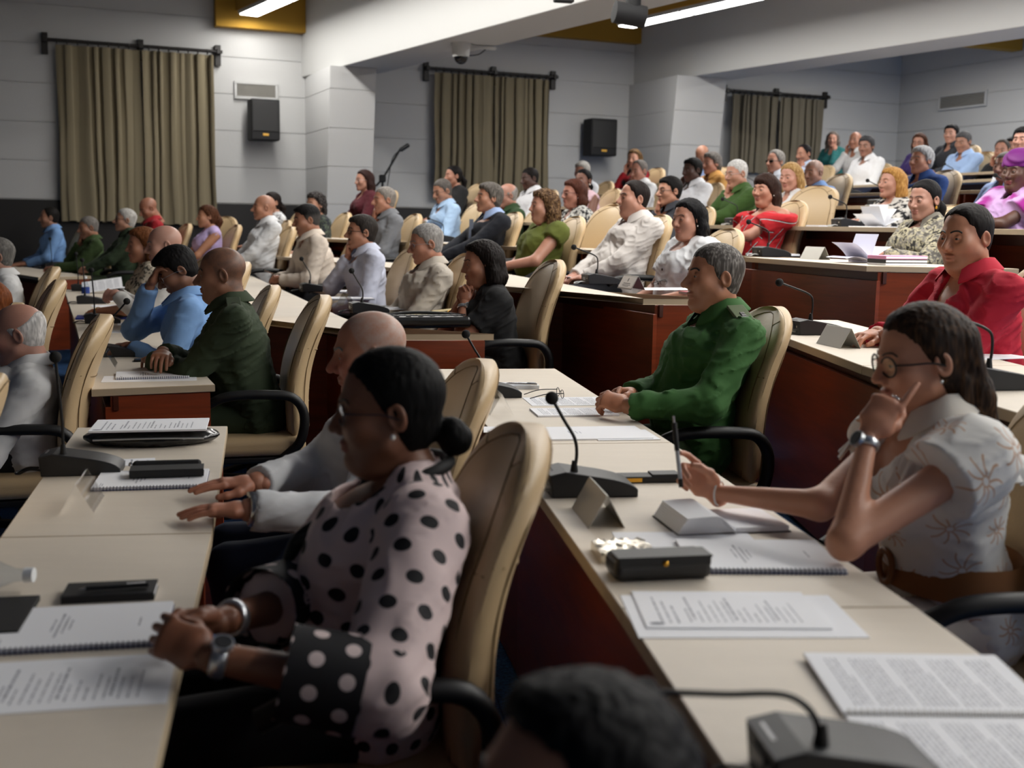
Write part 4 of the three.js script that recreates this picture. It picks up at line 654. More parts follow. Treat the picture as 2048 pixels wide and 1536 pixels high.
  for (const [s, w] of [[1, o.watchL], [-1, o.watchR]]) if (w) { const A = arms[s], k = w.k ?? 0.9, c = A.E.map((v, i) => v + (A.W[i] - v) * k), rr2 = (sl === 'long' ? 0.032 : 0.030) + (ra - 0.053) * 0.5 + (w.dr ?? 0), ydir = V(...A.W).sub(V(...A.E)).normalize(), q = new THREE.Quaternion().setFromUnitVectors(V(0, 0, 1), ydir); const tr = g => g.applyQuaternion(q).translate(...c); const wm = put('watch', tr(new THREE.TorusGeometry(rr2, w.th ?? 0.0055, 8, 28).scale(1, 1, w.wide ?? 1.6)), w.mat ?? M.steel); if (w.face !== false) { const fa = (w.a ?? 0), fx = Math.cos(fa) * rr2, fy = Math.sin(fa) * rr2; const f = new THREE.CylinderGeometry(0.018, 0.018, 0.009, 20).rotateZ(Math.PI / 2).rotateZ(fa).translate(fx + Math.cos(fa) * 0.004, fy + Math.sin(fa) * 0.004, 0); put('watch_face', tr(f), w.faceMat ?? M.steel, wm); put('watch_dial', tr(new THREE.CylinderGeometry(0.0145, 0.0145, 0.0012, 20).rotateZ(Math.PI / 2).rotateZ(fa).translate(fx + Math.cos(fa) * 0.009, fy + Math.sin(fa) * 0.009, 0)), M.darkGrey, wm); } }
  if (o.extra) o.extra({ root, HM, hp, arms, P0, P1, P2, P3, sh, tm, put, torso, topF, hip, nb, nr });
  if (o.chair !== false) { const cz = o.cz ?? -0.02; chair(root.position.x + Math.sin(yaw + (o.cyaw ?? 0) * RAD) * cz, fl, root.position.z + Math.cos(yaw + (o.cyaw ?? 0) * RAD) * cz, yaw + (o.cyaw ?? 0) * RAD, 'tan leather armchair of the ' + o.who, Math.max(0, hip - 0.565)); }
  o.root = root; return root;
}
// ------------------------------------------------------------------ the people in view
// polka dot cloth
const polkaDraw = (bg, fg, rep = [4.6, 4.6]) => canvasTex(512, 512, (c, w, h) => { c.fillStyle = bg; c.fillRect(0, 0, w, h); c.fillStyle = fg; for (let j = 0; j < 4; j++) for (let i = 0; i < 4; i++) { const x = (i + (j % 2) * 0.5 + 0.25) * 128 % 512, y = (j + 0.5) * 128; for (const dx of [-512, 0, 512]) { c.beginPath(); c.arc(x + dx, y, 30, 0, 7); c.fill(); } } }, rep);
const polka = new THREE.MeshPhysicalMaterial({ map: polkaDraw('#dcc6c4', '#0c0b10'), roughness: 0.75, side: THREE.DoubleSide, sheen: 0.2, sheenRoughness: 0.5, sheenColor: new THREE.Color(0.8, 0.75, 0.75) });
const polkaInv = new THREE.MeshPhysicalMaterial({ map: polkaDraw('#0d0c11', '#d8c6c4', [2.3, 0.58]), roughness: 0.75, side: THREE.DoubleSide });
const embroidery = new THREE.MeshStandardMaterial({ roughness: 0.85, side: THREE.DoubleSide, map: canvasTex(512, 512, (c, w, h) => {
  c.fillStyle = '#dcdad6'; c.fillRect(0, 0, w, h); c.strokeStyle = '#c0987a'; c.lineCap = 'round';
  const flower = (x, y, r, a0) => { for (const ox of [-512, 0, 512]) for (const oy of [-512, 0, 512]) { for (let k = 0; k < 9; k++) { const a = a0 + k * 0.698; c.lineWidth = 8; c.beginPath(); c.moveTo(x + ox + Math.cos(a) * r * 0.25, y + oy + Math.sin(a) * r * 0.25); c.quadraticCurveTo(x + ox + Math.cos(a + 0.25) * r * 0.75, y + oy + Math.sin(a + 0.25) * r * 0.75, x + ox + Math.cos(a) * r, y + oy + Math.sin(a) * r); c.stroke(); } c.lineWidth = 6; c.beginPath(); c.arc(x + ox, y + oy, r * 0.2, 0, 7); c.stroke(); } };
  flower(120, 130, 105, 0); flower(370, 250, 115, 0.3); flower(150, 400, 90, 0.5); flower(420, 470, 70, 0.1);
}, [4.5, 4.5]) });
const stripesTex = new THREE.MeshStandardMaterial({ roughness: 0.8, side: THREE.DoubleSide, map: canvasTex(256, 256, (c, w, h) => { c.fillStyle = '#b8141f'; c.fillRect(0, 0, w, h); for (const o of [-256, -128, 0, 128, 256, 384]) { c.lineWidth = 16; c.strokeStyle = '#15080c'; c.beginPath(); c.moveTo(o, 0); c.lineTo(o + 128, 256); c.stroke(); c.lineWidth = 5; c.strokeStyle = '#f0e6e4'; c.beginPath(); c.moveTo(o + 2, 0); c.lineTo(o + 130, 256); c.stroke(); } }, [7, 7]) });
const pearl = std(0xf3efe6, 0.2), steelW = { mat: M.steel, a: 0 };
const olive = 0x2d3a24, green = 0x33541f;
// thin epaulettes for uniforms
const epaulettes = (color) => ({ P3, sh, topF, put }) => { for (const s of [1, -1]) { const m = new THREE.Matrix4().compose(V(s * (sh - 0.045), P3[1] + 0.006, P3[2] - 0.004), new THREE.Quaternion().setFromEuler(new THREE.Euler(0.05, 0, -s * 0.36)), V(1, 1, 1)); put('epaulette', box(0.125, 0.012, 0.062, 0, 0.016, 0, 0.004).applyMatrix4(m), fabric(color)); put('rank_mark', join([0, 1, 2].map(k => box(0.014, 0.003, 0.016 + (k === 2 ? 0.018 : 0), s * (0.012 + k * 0.016), 0.0235, 0, 0.001))).applyMatrix4(m), M.black); } };
const P = [];
const add = o => P.push(o);
// ---- row A, near
add({ who: 'woman in polka dots', label: 'woman in pink blouse with black polka dots, round glasses and low bun', px: 772, py: 818, d: 2.2, row: 'A', t: 12, hy: -2, hp: 2, lean: -9, q: 0, fem: true, fat: 0.6, skin: 0x83563f, hair: 'bun', hairColor: 0x0a0909, tex: polka, collar: false, vneck: 0.15, vwide: 0.015, sleeve: 'threeq', looseArm: 0.012, bust: 0.012, pants: 0x0e0d12, glasses: { r: 0.023, sq: 0.9, th: 0.0018, mat: std(0x3a2a2e, 0.3) }, earring: { r: 0.0055 }, zt: 0.33,
  armLen: 0.33, L: { at: [415, 1312, 1.82], hd: [-0.35, 0.35, 0.85], pn: [-0.85, -0.4, 0.1], kind: 'clasp', pole: [0.8, -0.8, -0.2] }, R: { at: [438, 1243, 1.97], hd: [0.35, 0.12, 0.9], pn: [0.85, -0.4, 0.1], kind: 'clasp', pole: [-0.8, -0.8, -0.2] },
  watchL: { k: 0.93, th: 0.006, wide: 2.2, dr: -0.002, a: 1.2, faceMat: M.steel }, watchR: { k: 0.86, th: 0.005, wide: 2, face: false },
  extra: ({ arms, put, P3, P2, P1, tm, hip, nr, nb }) => {
    for (const s of [1, -1]) { const A = arms[s], e = V(...A.E), w = V(...A.W), d = w.clone().sub(e), q = new THREE.Quaternion().setFromUnitVectors(V(0, 1, 0), d.clone().normalize()); const g = new THREE.CylinderGeometry(0.077, 0.082, 0.125, 32, 4, true).applyQuaternion(q).translate(...e.clone().addScaledVector(d, 0.34).toArray()); put('cuff', g, polkaInv, tm); }
    put('neck_trim', tube([[0.0, P2[1] + 0.02, P2[2] + 0.17], [0.058, P3[1] - 0.07, P3[2] + 0.118], [0.09, P3[1] + 0.0, P3[2] + 0.045], [0.08, P3[1] + 0.03, P3[2] - 0.04], [0, P3[1] + 0.034, P3[2] - 0.078], [-0.08, P3[1] + 0.03, P3[2] - 0.04], [-0.09, P3[1] + 0.0, P3[2] + 0.045], [-0.058, P3[1] - 0.07, P3[2] + 0.118], [0.0, P2[1] + 0.02, P2[2] + 0.17], [0.004, P1[1], P1[2] + 0.17]], 0.0125, 60, 8), M.blackSoft, tm);
  } });
add({ who: 'dark-haired head at the bottom edge', label: 'dark-haired person at the bottom edge, seen as a blurred head from behind', px: 1130, py: 1612, d: 1.05, row: 'A', t: 20, hy: 6, hp: -16, lean: 4, q: 1, fem: true, skin: 0xa8745a, hair: 'bobback', hairColor: 0x0b0a0c, top: 0x2a2630, collar: false, chair: false });
add({ who: 'bald man behind the polka dot woman', label: 'bald man with grey stubble in white shirt and steel watch behind the polka dot woman', px: 736, py: 706, d: 3.25, row: 'A', t: 14, hy: 0, hp: 6, lean: -2, q: 0, fat: 0.7, skin: 0xb98066, flush: 0xb4604e, hair: null, hairColor: 0xb7b3ad, scalp: 0.45, scalpLine: 'receding', top: 0xd3d4d6, pants: 0x18233a, zt: 0.28,
  L: { at: [500, 1020, 2.78], hd: [-0.15, 0.02, 1], pn: [0, -1, 0.05], kind: 'flat', pole: [0.7, -0.7, -0.3] }, R: { at: [512, 966, 3.06], hd: [0.1, 0.05, 1], pn: [0, -1, 0.05], kind: 'flat', pole: [-0.7, -0.7, -0.3] }, watchL: { k: 0.97, th: 0.007, wide: 1.7, a: 1.9 } });
// ---- row A, middle block
add({ who: 'man in the olive uniform', label: 'shaven-headed man in olive uniform with arms folded on the front row desk', px: 441, py: 548, d: 5.1, row: 'A2', t: 16, hy: -4, hp: 3, lean: 12, q: 0, fat: 0.7, skin: 0x8f634c, hair: null, scalp: 0.5, scalpLine: 'short', hairColor: 0x3b3735, top: olive, pants: olive, zt: 0.32, wrinkle: 1.4, L: 'cross', R: 'cross', watchL: { k: 0.93, a: 1.6, mat: M.chrome }, extra: epaulettes(olive), collar: true });
add({ who: 'man in sky blue looking down', label: 'man in sky blue shirt resting his forehead on his hand', px: 352, py: 541, d: 5.8, row: 'A2', t: 18, hy: 6, hp: 30, lean: 16, q: 1, skin: 0x8a5f49, hair: 'short', hairColor: 0x131111, top: 0x7da5d8, pants: 0x1d2a3a, zt: 0.30, glasses: { mat: M.steel, th: 0.001 }, stubble: 0.25,
  R: { at: [300, 572, 5.75], hd: [0.15, 0.85, -0.4], pn: [0.2, -0.1, -1], kind: 'relaxed', pole: [-0.3, -0.9, 0.5] }, L: 'rest' });
add({ who: 'bald man in white, front row', label: 'bald man in white shirt with clasped hands beside the sky blue shirt', px: 327, py: 490, d: 7.0, row: 'A2', t: 20, hy: 4, lean: 16, hp: 4, q: 1, skin: 0xc49380, hair: null, scalp: 0.12, hairColor: 0x9a9490, top: 0xdad8d4, zt: 0.34, L: { at: [235, 592, 6.9], hd: [-0.6, 0.1, 0.7], pn: [-0.6, -0.6, -0.4], kind: 'clasp' }, R: { at: [236, 590, 7.1], hd: [0.6, 0.1, 0.8], pn: [0.6, -0.6, -0.4], kind: 'clasp' } });
add({ who: 'brown-haired woman', label: 'woman with reddish brown hair and patterned cream blouse in the front row', px: 284, py: 491, d: 7.7, row: 'A2', t: 22, hy: 8, lean: 10, q: 1, fem: true, skin: 0xb07a60, hair: 'bobback', hairColor: 0x6b4126, top: 0xcfc3ae, print: 'leaf', top2: 0x3d3a33, sleeve: 'short', L: 'cross', R: 'rest', watchL: { face: false, mat: M.gold, th: 0.003 } });
// ---- row A, far block
add({ who: 'old man in green with glasses', label: 'grey-haired man in dark green uniform and glasses leaning back before the largest curtain', px: 250, py: 440, d: 11.8, row: 'A3', t: 26, hy: 0, hp: -6, lean: -6, q: 1, skin: 0xae7f68, hair: 'crop', hairColor: 0xa9a6a2, top: 0x2b3a24, pants: olive, L: 'clasp', R: 'clasp', glasses: { th: 0.002, mat: M.darkGrey }, extra: epaulettes(olive) });
add({ who: 'uniformed man with hand at his eye', label: 'man in green uniform with short grey hair holding a hand to his eye', px: 176, py: 455, d: 12.5, row: 'A3', t: 28, hy: 8, hp: 6, lean: -2, q: 1, fat: 0.8, skin: 0x9c6c54, hair: 'crop', hairColor: 0x6f6a66, top: 0x33471f, pants: olive, R: 'face', L: 'rest' });
add({ who: 'man in pale blue at the far left', label: 'man in pale blue shirt with receding black hair at the far left', px: 98, py: 435, d: 13.5, row: 'A3', t: 30, hy: -4, lean: 4, q: 1, skin: 0xa87860, hair: 'receding', hairColor: 0x1b1816, stubble: 0.25, top: 0x7aa2d6, L: 'flat', R: 'flat' });
// ---- front-most row at the left edge
add({ who: 'old man with white hair', label: 'old balding man with white fringe in white shirt at the left edge', px: 34, py: 668, d: 4.55, row: 'Z', t: 20, hy: -6, hp: 8, lean: -4, q: 1, fat: 0.4, skin: 0xb68573, flush: 0xb06f63, hair: 'thinhorse', hairColor: 0xc4c1be, top: 0xd0d0d0, L: 'lap', R: 'lap' });
add({ who: 'grey-haired man cut by the left edge', label: 'grey-haired man in white shirt cut off by the left edge', px: -8, py: 512, d: 7.4, row: 'Z', floor: 0.06, t: 26, hy: 0, lean: 0, q: 1, skin: 0xa77c69, hair: 'crop', hairColor: 0x6a6763, top: 0xd6d6d6 });
add({ who: 'auburn-haired person at the left edge', label: 'auburn-haired person at the left edge behind the old man with white fringe', px: -30, py: 608, d: 5.9, row: 'Z', floor: 0.06, t: 24, hy: 0, lean: 2, q: 2, fem: true, skin: 0xa77c69, hair: 'bobback', hairColor: 0x7a4322, top: 0x5a4a44, collar: false });
// ---- row B, near
add({ who: 'man in the bright green uniform', label: 'man in bright green uniform with cropped grey hair and hands clasped', px: 1426, py: 553, d: 4.15, row: 'B', t: 10, hy: 4, hp: -2, lean: -12, q: 0, fat: 0.35, skin: 0xb57d5f, hair: 'crop', hairColor: 0x504b47, streak: 0x96918b, browColor: 0x15110f, top: 0x33602a, pants: 0x2a3f20, pockets: true, wrinkle: 1.5, zt: 0.30, gap: 20,
  L: { at: [1255, 812, 3.92], hd: [-0.55, 0.2, 0.8], pn: [-0.6, -0.7, -0.2], kind: 'clasp', pole: [0.8, -0.9, -0.2] }, R: { at: [1262, 790, 4.15], hd: [0.5, 0.15, 0.85], pn: [0.6, -0.7, -0.1], kind: 'clasp', pole: [-0.8, -0.9, -0.2] }, extra: epaulettes(0x5d6a4c) });
add({ who: 'woman in the embroidered dress', label: 'woman in white embroidered dress and black glasses with a finger on her cheek', px: 1838, py: 717, d: 2.5, row: 'B', t: 6, hy: 2, hp: 8, lean: 12, q: 0, fem: true, skin: 0xc88f72, hair: 'halfup', hairColor: 0x2c2019, streak: 0x553d29, tex: embroidery, sleeve: 'cap', puff: 0.03, collar: true, collarColor: 0xdcd6cc, vneck: 0.1, pants: 0xd3c9be, skirt: true, zt: 0.20, arm: -0.003, glasses: { r: 0.0245, sq: 0.92, th: 0.0021, mat: M.black, y: -0.004 }, earring: { r: 0.005, mat: M.chrome },
  L: { at: [1738, 868, 2.36], el: [1690, 1085, 2.25], hd: [-0.12, 0.8, -0.5], pn: [-0.8, -0.25, -0.45], kind: 'point' }, R: { at: [1428, 985, 2.66], el: [1640, 1010, 2.52], hd: [-0.1, 0.6, 0.7], pn: [0.75, 0.1, 0.55], kind: 'pen' },
  watchL: { k: 0.90, a: -0.6, dr: -0.004, th: 0.005, wide: 2 }, watchR: { k: 0.95, face: false, th: 0.0022, wide: 1.2, dr: 0.002, mat: std(0xe8e6e2, 0.3) },
  extra: ({ put, hp, HM, tm, P1, P0, hip, arms, sh, P3 }) => {
    put('belt', new THREE.CylinderGeometry(0.142, 0.150, 0.075, 40, 1, true).scale(1.24, 1, 0.98).translate(0, P0[1] + 0.115, P1[2] * 0.35 + 0.012), std(0x8d5a2c, 0.7, { side: THREE.DoubleSide }));
    put('belt_buckle', new THREE.TorusGeometry(0.035, 0.008, 8, 20).translate(0, P0[1] + 0.115, P1[2] * 0.35 + 0.165), std(0x7a4a22, 0.5));
    const cl = [0, 1, 2, 3].map(k => new THREE.TorusGeometry(0.010, 0.0028, 6, 14).rotateY(1.57).translate(0.012 * (k % 2 ? 1 : -1), 0.02 - k * 0.016, -0.135)); put('hair_clip', join(cl).applyMatrix4(HM), M.gold);
    for (const s of [1, -1]) { const pos = [], idx = [], n = 46, b = 0; for (let i = 0; i <= n; i++) { const th = -1.25 + 2.5 * i / n, w = Math.sin(i * 1.9) * 0.008 + Math.sin(i * 0.8 + 1) * 0.006; for (const [r, dy] of [[0.02, 0.02], [0.09, 0.008], [0.128 + w, -0.05 + w * 0.6]]) pos.push(s * (sh - 0.07 + Math.cos(th) * r * 0.9), P3[1] - 0.035 + dy - Math.abs(th) * 0.022, P3[2] - 0.01 + Math.sin(th) * (r + 0.055)); } for (let i = 0; i < n; i++) for (let j = 0; j < 2; j++) { const a = b + i * 3 + j; s > 0 ? idx.push(a, a + 3, a + 1, a + 1, a + 3, a + 4) : idx.push(a, a + 1, a + 3, a + 1, a + 4, a + 3); }
    const g = new THREE.BufferGeometry(); g.setAttribute('position', new THREE.Float32BufferAttribute(pos, 3)); const uv = []; for (let i = 0; i < pos.length / 3; i++) uv.push(pos[i * 3 + 2], pos[i * 3] + pos[i * 3 + 1]); g.setAttribute('uv', new THREE.Float32BufferAttribute(uv, 2)); g.setIndex(idx); g.computeVertexNormals(); put('sleeve_ruffle', g, embroidery, tm); }
    const A = arms[1]; put('ring', new THREE.TorusGeometry(0.0098, 0.0025, 8, 18).applyMatrix4(A.M.clone().multiply(new THREE.Matrix4().makeRotationX(1.3).setPosition(-0.0095, 0.096, 0.012))), M.chrome);
  } });
// ---- row B, far block
add({ who: 'woman in black', label: 'woman in black dress with bobbed dark hair and hands clasped under her chin', px: 962, py: 527, d: 6.0, row: 'B2', t: 16, hy: 2, hp: 4, lean: 10, q: 0, fem: true, fat: 0.5, skin: 0xa8735a, hair: 'bob', hairColor: 0x17110f, top: 0x0d0d0f, sleeve: 'short', collar: false, vneck: 0.12, zt: 0.24, pants: 0x0d0d0f, skirt: true, L: 'prayer', R: 'prayer', watchL: { k: 0.86, mat: M.steel, wide: 2, a: 1.2 }, watchR: { k: 0.6, face: false, mat: M.gold, th: 0.0022, dr: 0.008 }, earring: { mat: M.gold, r: 0.006, long: 2.2 } });
add({ who: 'man in the beige shirt', label: 'grey-haired man in beige linen shirt and rimless glasses', px: 851, py: 487, d: 7.0, row: 'B2', t: 18, hy: 2, hp: 8, lean: -10, q: 1, skin: 0xb47d66, hair: 'crop', hairColor: 0x8c8986, top: 0xb9b0a4, pockets: true, wrinkle: 1.6, pants: 0x2a2a30, glasses: { mat: M.steel, th: 0.001, sq: 0.7 }, L: 'lap', R: 'lap' });
add({ who: 'man in the lavender shirt', label: 'man in pale lavender shirt with moustache and black glasses, fist at his mouth', px: 722, py: 464, d: 8.1, row: 'B2', t: 22, hy: 0, hp: -2, lean: 4, q: 1, skin: 0xb27d63, hair: 'short', hairColor: 0x2b2623, moustache: true, top: 0xc4c8da, wrinkle: 1.4, zt: 0.22, R: 'chin', L: 'lap', glasses: { th: 0.0024, sq: 0.7 } });
add({ who: 'man in the cream shirt', label: 'heavy man in cream shirt with clasped hands holding a pen', px: 612, py: 439, d: 9.2, row: 'B2', t: 24, hy: 0, hp: 8, lean: 14, q: 1, fat: 1, skin: 0x9d6c54, hair: 'short', hairColor: 0x151313, greySide: 0x4a4745, top: 0xd6c9bb, L: 'clasp', R: 'clasp', wrinkle: 1.3, extra: ({ arms, put }) => put('pen', tube([V(...arms[1].W).add(V(-0.05, 0.05, 0.05)), V(...arms[1].W).add(V(0.03, 0.08, 0.14))], 0.005, 4, 6), M.chrome) });
add({ who: 'bald man in the white shirt, far block', label: 'bald man in crisp white shirt leaning back beside the cream shirt', px: 527, py: 415, d: 10.9, row: 'B2', t: 26, hy: -2, hp: -2, lean: -8, q: 1, skin: 0xb67f64, hair: null, scalp: 0.25, scalpLine: 'receding', hairColor: 0x5f5a57, top: 0xd9dadc, L: 'flat', R: 'lap', wrinkle: 1.4 });
add({ who: 'woman in lilac', label: 'woman in sleeveless lilac top with curly tied-back hair', px: 413, py: 433, d: 12.2, row: 'B2', t: 28, hy: -2, lean: -2, q: 1, fem: true, skin: 0xb78266, hair: 'curlytail', hairColor: 0x4b2c1b, top: 0xb6a3cf, sleeve: 'none', L: 'clasp', R: 'clasp' });
add({ who: 'man in crimson looking down', label: 'bald man in crimson shirt looking down before the largest curtain', px: 296, py: 417, d: 12.8, row: 'B2', t: 30, hy: 8, hp: 24, lean: 10, q: 1, skin: 0xa66f57, hair: null, scalp: 0.2, hairColor: 0x3a3532, top: 0x9c1420, L: 'rest', R: 'rest' });
// ---- row C
add({ who: 'man in the red shirt', label: 'man in bright red shirt with receding dark hair, forearms on the desk', px: 1930, py: 474, d: 4.25, row: 'C1', t: 12, hy: 18, hp: 4, lean: 10, q: 0, fat: 0.9, skin: 0xb98063, hair: 'recedesoft', hairColor: 0x1a1513, stubble: 0.22, moustache: false, top: 0xb3142f, zt: 0.26, wrinkle: 1.3, L: 'cross', R: { at: [1755, 668, 4.35], hd: [0.3, -0.05, 0.9], pn: [0.1, -1, 0], kind: 'relaxed' }, gap: 34, vneck: 0.09 });
add({ who: 'woman in white lace', label: 'woman in white lace blouse with long black hair', px: 1375, py: 438, d: 6.8, row: 'C', t: 20, hy: 16, hp: 2, lean: -6, q: 0, fem: true, fat: 0.4, skin: 0xb4806a, hair: 'long', hairColor: 0x0c0b0d, top: 0xdfe1e4, sleeve: 'short', puff: 0.022, collar: false, vneck: 0.12, earring: { r: 0.006 }, L: 'lap', R: 'lap', extra: ({ put, P2, P1, P3, topF, tm }) => { for (let k = 0; k < 4; k++) { const y = P3[1] - 0.16 - k * 0.085; let z = 0.4; while (topF(0, y, z) > 0 && z > -0.2) z -= 0.004; put('button', new THREE.SphereGeometry(0.008, 8, 6).scale(1, 1, 0.5).translate(0, y, z + 0.002), M.darkGrey, tm); } } });
add({ who: 'man in white with the full belly', label: 'man in white guayabera with dark receding hair and full belly leaning back', px: 1266, py: 397, d: 7.7, row: 'C', t: 20, hy: 0, hp: -4, lean: -14, q: 0, fat: 0.9, belly: 1.3, skin: 0xb98570, hair: 'recedesoft', hairColor: 0x1e1715, top: 0xd5cfca, wrinkle: 1.1, L: 'lap', R: 'lap' });
add({ who: 'woman in the olive dress', label: 'woman in olive green dress with wavy highlighted hair', px: 1086, py: 412, d: 8.5, row: 'C', t: 22, hy: -2, hp: -2, lean: -8, q: 1, fem: true, fat: 0.9, belly: 0.5, skin: 0xba8670, hair: 'wavy', hairColor: 0x4a3524, streak: 0x9a7a55, top: 0x5c6423, sleeve: 'cap', puff: 0.012, collar: false, pants: 0x4f561f, skirt: true, L: 'flat', R: 'lap', bust: 0.01 });
add({ who: 'man in the dark suit', label: 'man in dark navy suit and blue shirt leaning back', px: 977, py: 396, d: 9.3, row: 'C', t: 22, hy: 0, hp: -6, lean: -12, q: 1, skin: 0xb07d64, hair: 'full', hairColor: 0x55504b, streak: 0x77716b, top: 0x10141f, jacket: true, vneck: 0.2, collarColor: 0x9db2d8, wrinkle: 0.8, pants: 0x10141f, L: 'clasp', R: 'clasp', placket: false, extra: ({ put, P0, P1, P2, P3, topF, tm }) => { const pts = [], g = []; for (let k = 0; k <= 10; k++) { const y = P3[1] - 0.03 - k * 0.036; let z = 0.4; while (topF(0, y, z) > 0 && z > P3[2] - 0.2) z -= 0.004; pts.push([y, z]); } const pos = [], idx = []; pts.forEach(([y, z], k) => { const w = 0.05 - k * 0.0035; const zz = Math.max(z, P1[2] + 0.10) + 0.008; pos.push(-w, y, zz - 0.012, 0, y, zz + 0.004, w, y, zz - 0.012); }); for (let k = 0; k < 10; k++) for (let j = 0; j < 2; j++) { const a = k * 3 + j; idx.push(a, a + 3, a + 1, a + 1, a + 3, a + 4); } const q = new THREE.BufferGeometry(); q.setAttribute('position', new THREE.Float32BufferAttribute(pos, 3)); q.setIndex(idx); q.computeVertexNormals(); put('shirt_front', q, fabric(0xa9bee2), tm); } });
add({ who: 'man in the grey shirt', label: 'grey-haired man in grey shirt with two fingers at his lips', px: 768, py: 400, d: 10.4, row: 'C', t: 24, hy: 2, lean: -4, q: 1, skin: 0xb37e66, hair: 'crop', hairColor: 0x7d7771, top: 0x77797e, R: 'chin', L: 'lap' });
add({ who: 'curly-haired woman', label: 'woman with dark curly hair half hidden behind the cream shirt', px: 630, py: 409, d: 11.9, row: 'C', t: 28, hy: 20, lean: 0, q: 2, fem: true, skin: 0xb08068, hair: 'curly', hairColor: 0x241f1e, streak: 0x6a6664, top: 0x22252b, print: 'leaf', top2: 0x556050 });
add({ who: 'woman in leaf-print blouse', label: 'woman in white blouse with black leaf print behind the bald man in white', px: 543, py: 405, d: 12.8, row: 'C', t: 28, hy: 14, lean: 2, q: 2, fem: true, skin: 0xb08068, hair: 'ponytail', hairColor: 0x1c1513, top: 0xd9dadc, print: 'leaf', top2: 0x17171b, L: 'rest' });
// ---- row D
add({ who: 'woman in the snakeskin jacket', label: 'woman in grey snakeskin-print jacket with black hair tied back', px: 1848, py: 400, d: 6.75, row: 'D', t: 20, hy: 12, hp: 4, lean: -8, q: 0, fem: true, skin: 0xb08270, hair: 'ponytail', hairColor: 0x110f10, top: 0x8f8a80, print: 'snake', top2: 0x2e2c2a, top3: 0xb0a88c, jacket: true, sleeve: 'long', looseArm: 0.015, loose: 0.01, vneck: 0.15, collar: true, collarColor: 0x7b776d, L: 'flat', R: 'lap', earring: { mat: M.gold, r: 0.007, long: 1.6 }, cellTop: 0.0085, placket: false });
add({ who: 'woman in red stripes', label: 'woman in red off-shoulder blouse with black and white stripes and long brown hair', px: 1530, py: 380, d: 8.5, row: 'D', t: 22, hy: 16, hp: 0, lean: -8, q: 1, fem: true, fat: 0.5, skin: 0xb58069, hair: 'longfringe', hairColor: 0x2f1f19, tex: stripesTex, offShoulder: true, sleeve: 'short', puff: 0.035, collar: false, vneck: 0.14, vwide: 0.03, pants: 0x15151a, L: 'cross', R: 'cross', earring: {} });
add({ who: 'young man in the charcoal shirt', label: 'young man in charcoal shirt with black hair and glasses', px: 1338, py: 382, d: 9.5, row: 'D', t: 20, hy: 4, lean: 2, q: 1, skin: 0xba866d, hair: 'short', hairColor: 0x100e0e, top: 0x34363d, glasses: { th: 0.0022 }, R: 'chin', L: 'rest' });
add({ who: 'woman in the black and white print', label: 'woman in black and white printed blouse with auburn short hair and glasses', px: 1146, py: 387, d: 9.9, row: 'D', t: 20, hy: 6, lean: 8, q: 1, fem: true, fat: 0.6, skin: 0xa87260, hair: 'bobback', hairColor: 0x47261b, top: 0x15151a, print: 'bw', top2: 0xc9c8c2, glasses: { th: 0.002, mat: std(0x401018, 0.3) }, earring: {}, collar: false, L: 'rest', R: 'rest' });
add({ who: 'bald man in dark green uniform', label: 'bald man in dark green uniform with glasses and hand at his chin', px: 1014, py: 391, d: 11.6, row: 'D', t: 22, hy: -2, hp: 6, lean: 2, q: 1, skin: 0xb58370, hair: 'thinhorse', hairColor: 0x8c8884, top: 0x27401f, R: 'chin', L: 'rest', glasses: { th: 0.0016 } });
add({ who: 'man in the light blue shirt', label: 'man in light blue shirt with grey hair and glasses looking down', px: 884, py: 382, d: 11.7, row: 'D', t: 26, hy: 12, hp: 16, lean: 8, q: 1, skin: 0xa87860, hair: 'crop', hairColor: 0x55504c, top: 0xa9c6e6, glasses: { th: 0.0014 }, L: 'rest', R: 'flat' });
add({ who: 'woman in maroon', label: 'woman in maroon blouse with brown hair and glasses before the column', px: 727, py: 361, d: 13.0, row: 'D', floor: 0.62, t: 30, hy: 6, lean: 2, q: 1, fem: true, skin: 0xb98670, hair: 'long', hairColor: 0x2d1a17, top: 0x4d0f1c, collar: false, glasses: { th: 0.0012, mat: M.steel }, L: 'flat', R: 'flat' });
// ---- row E
add({ who: 'woman in the purple headwrap', label: 'woman in magenta and white tie-dye dress with purple headwrap', px: 2034, py: 344, d: 7.15, row: 'E', t: 22, hy: 10, lean: -2, q: 0, fem: true, fat: 0.7, skin: 0x5a3a2c, hair: null, hairColor: 0x151010, top: 0xcaa6d6, print: 'dye', top2: 0x9a1f86, sleeve: 'short', puff: 0.02, looseArm: 0.02, loose: 0.012, collar: false, L: 'cross', R: 'cross', extra: ({ put, HM }) => {
  const g = nets((x, y, z) => { let d = ell(x, y, z, 0, 0.05, -0.02, 0.094, 0.092, 0.118); d = smin(d, ell(x, y, z, 0.0, 0.085, -0.03, 0.082, 0.062, 0.1), 0.03); d = smax(d, (0.035 - y) * 0.8 - (z > 0 ? 0 : 0.9 * -z), 0.01); const wv = Math.sin((y * 0.9 + z * 0.6 + x * 0.5) * 130) * 0.0045; return d + wv * (Math.abs(d) < 0.03 ? 1 : 0) ; }, [-0.13, -0.12, -0.17], [0.13, 0.18, 0.13], 0.005); put('headwrap', g.applyMatrix4(HM), fabric(0x6d1470, 0.6)); } });
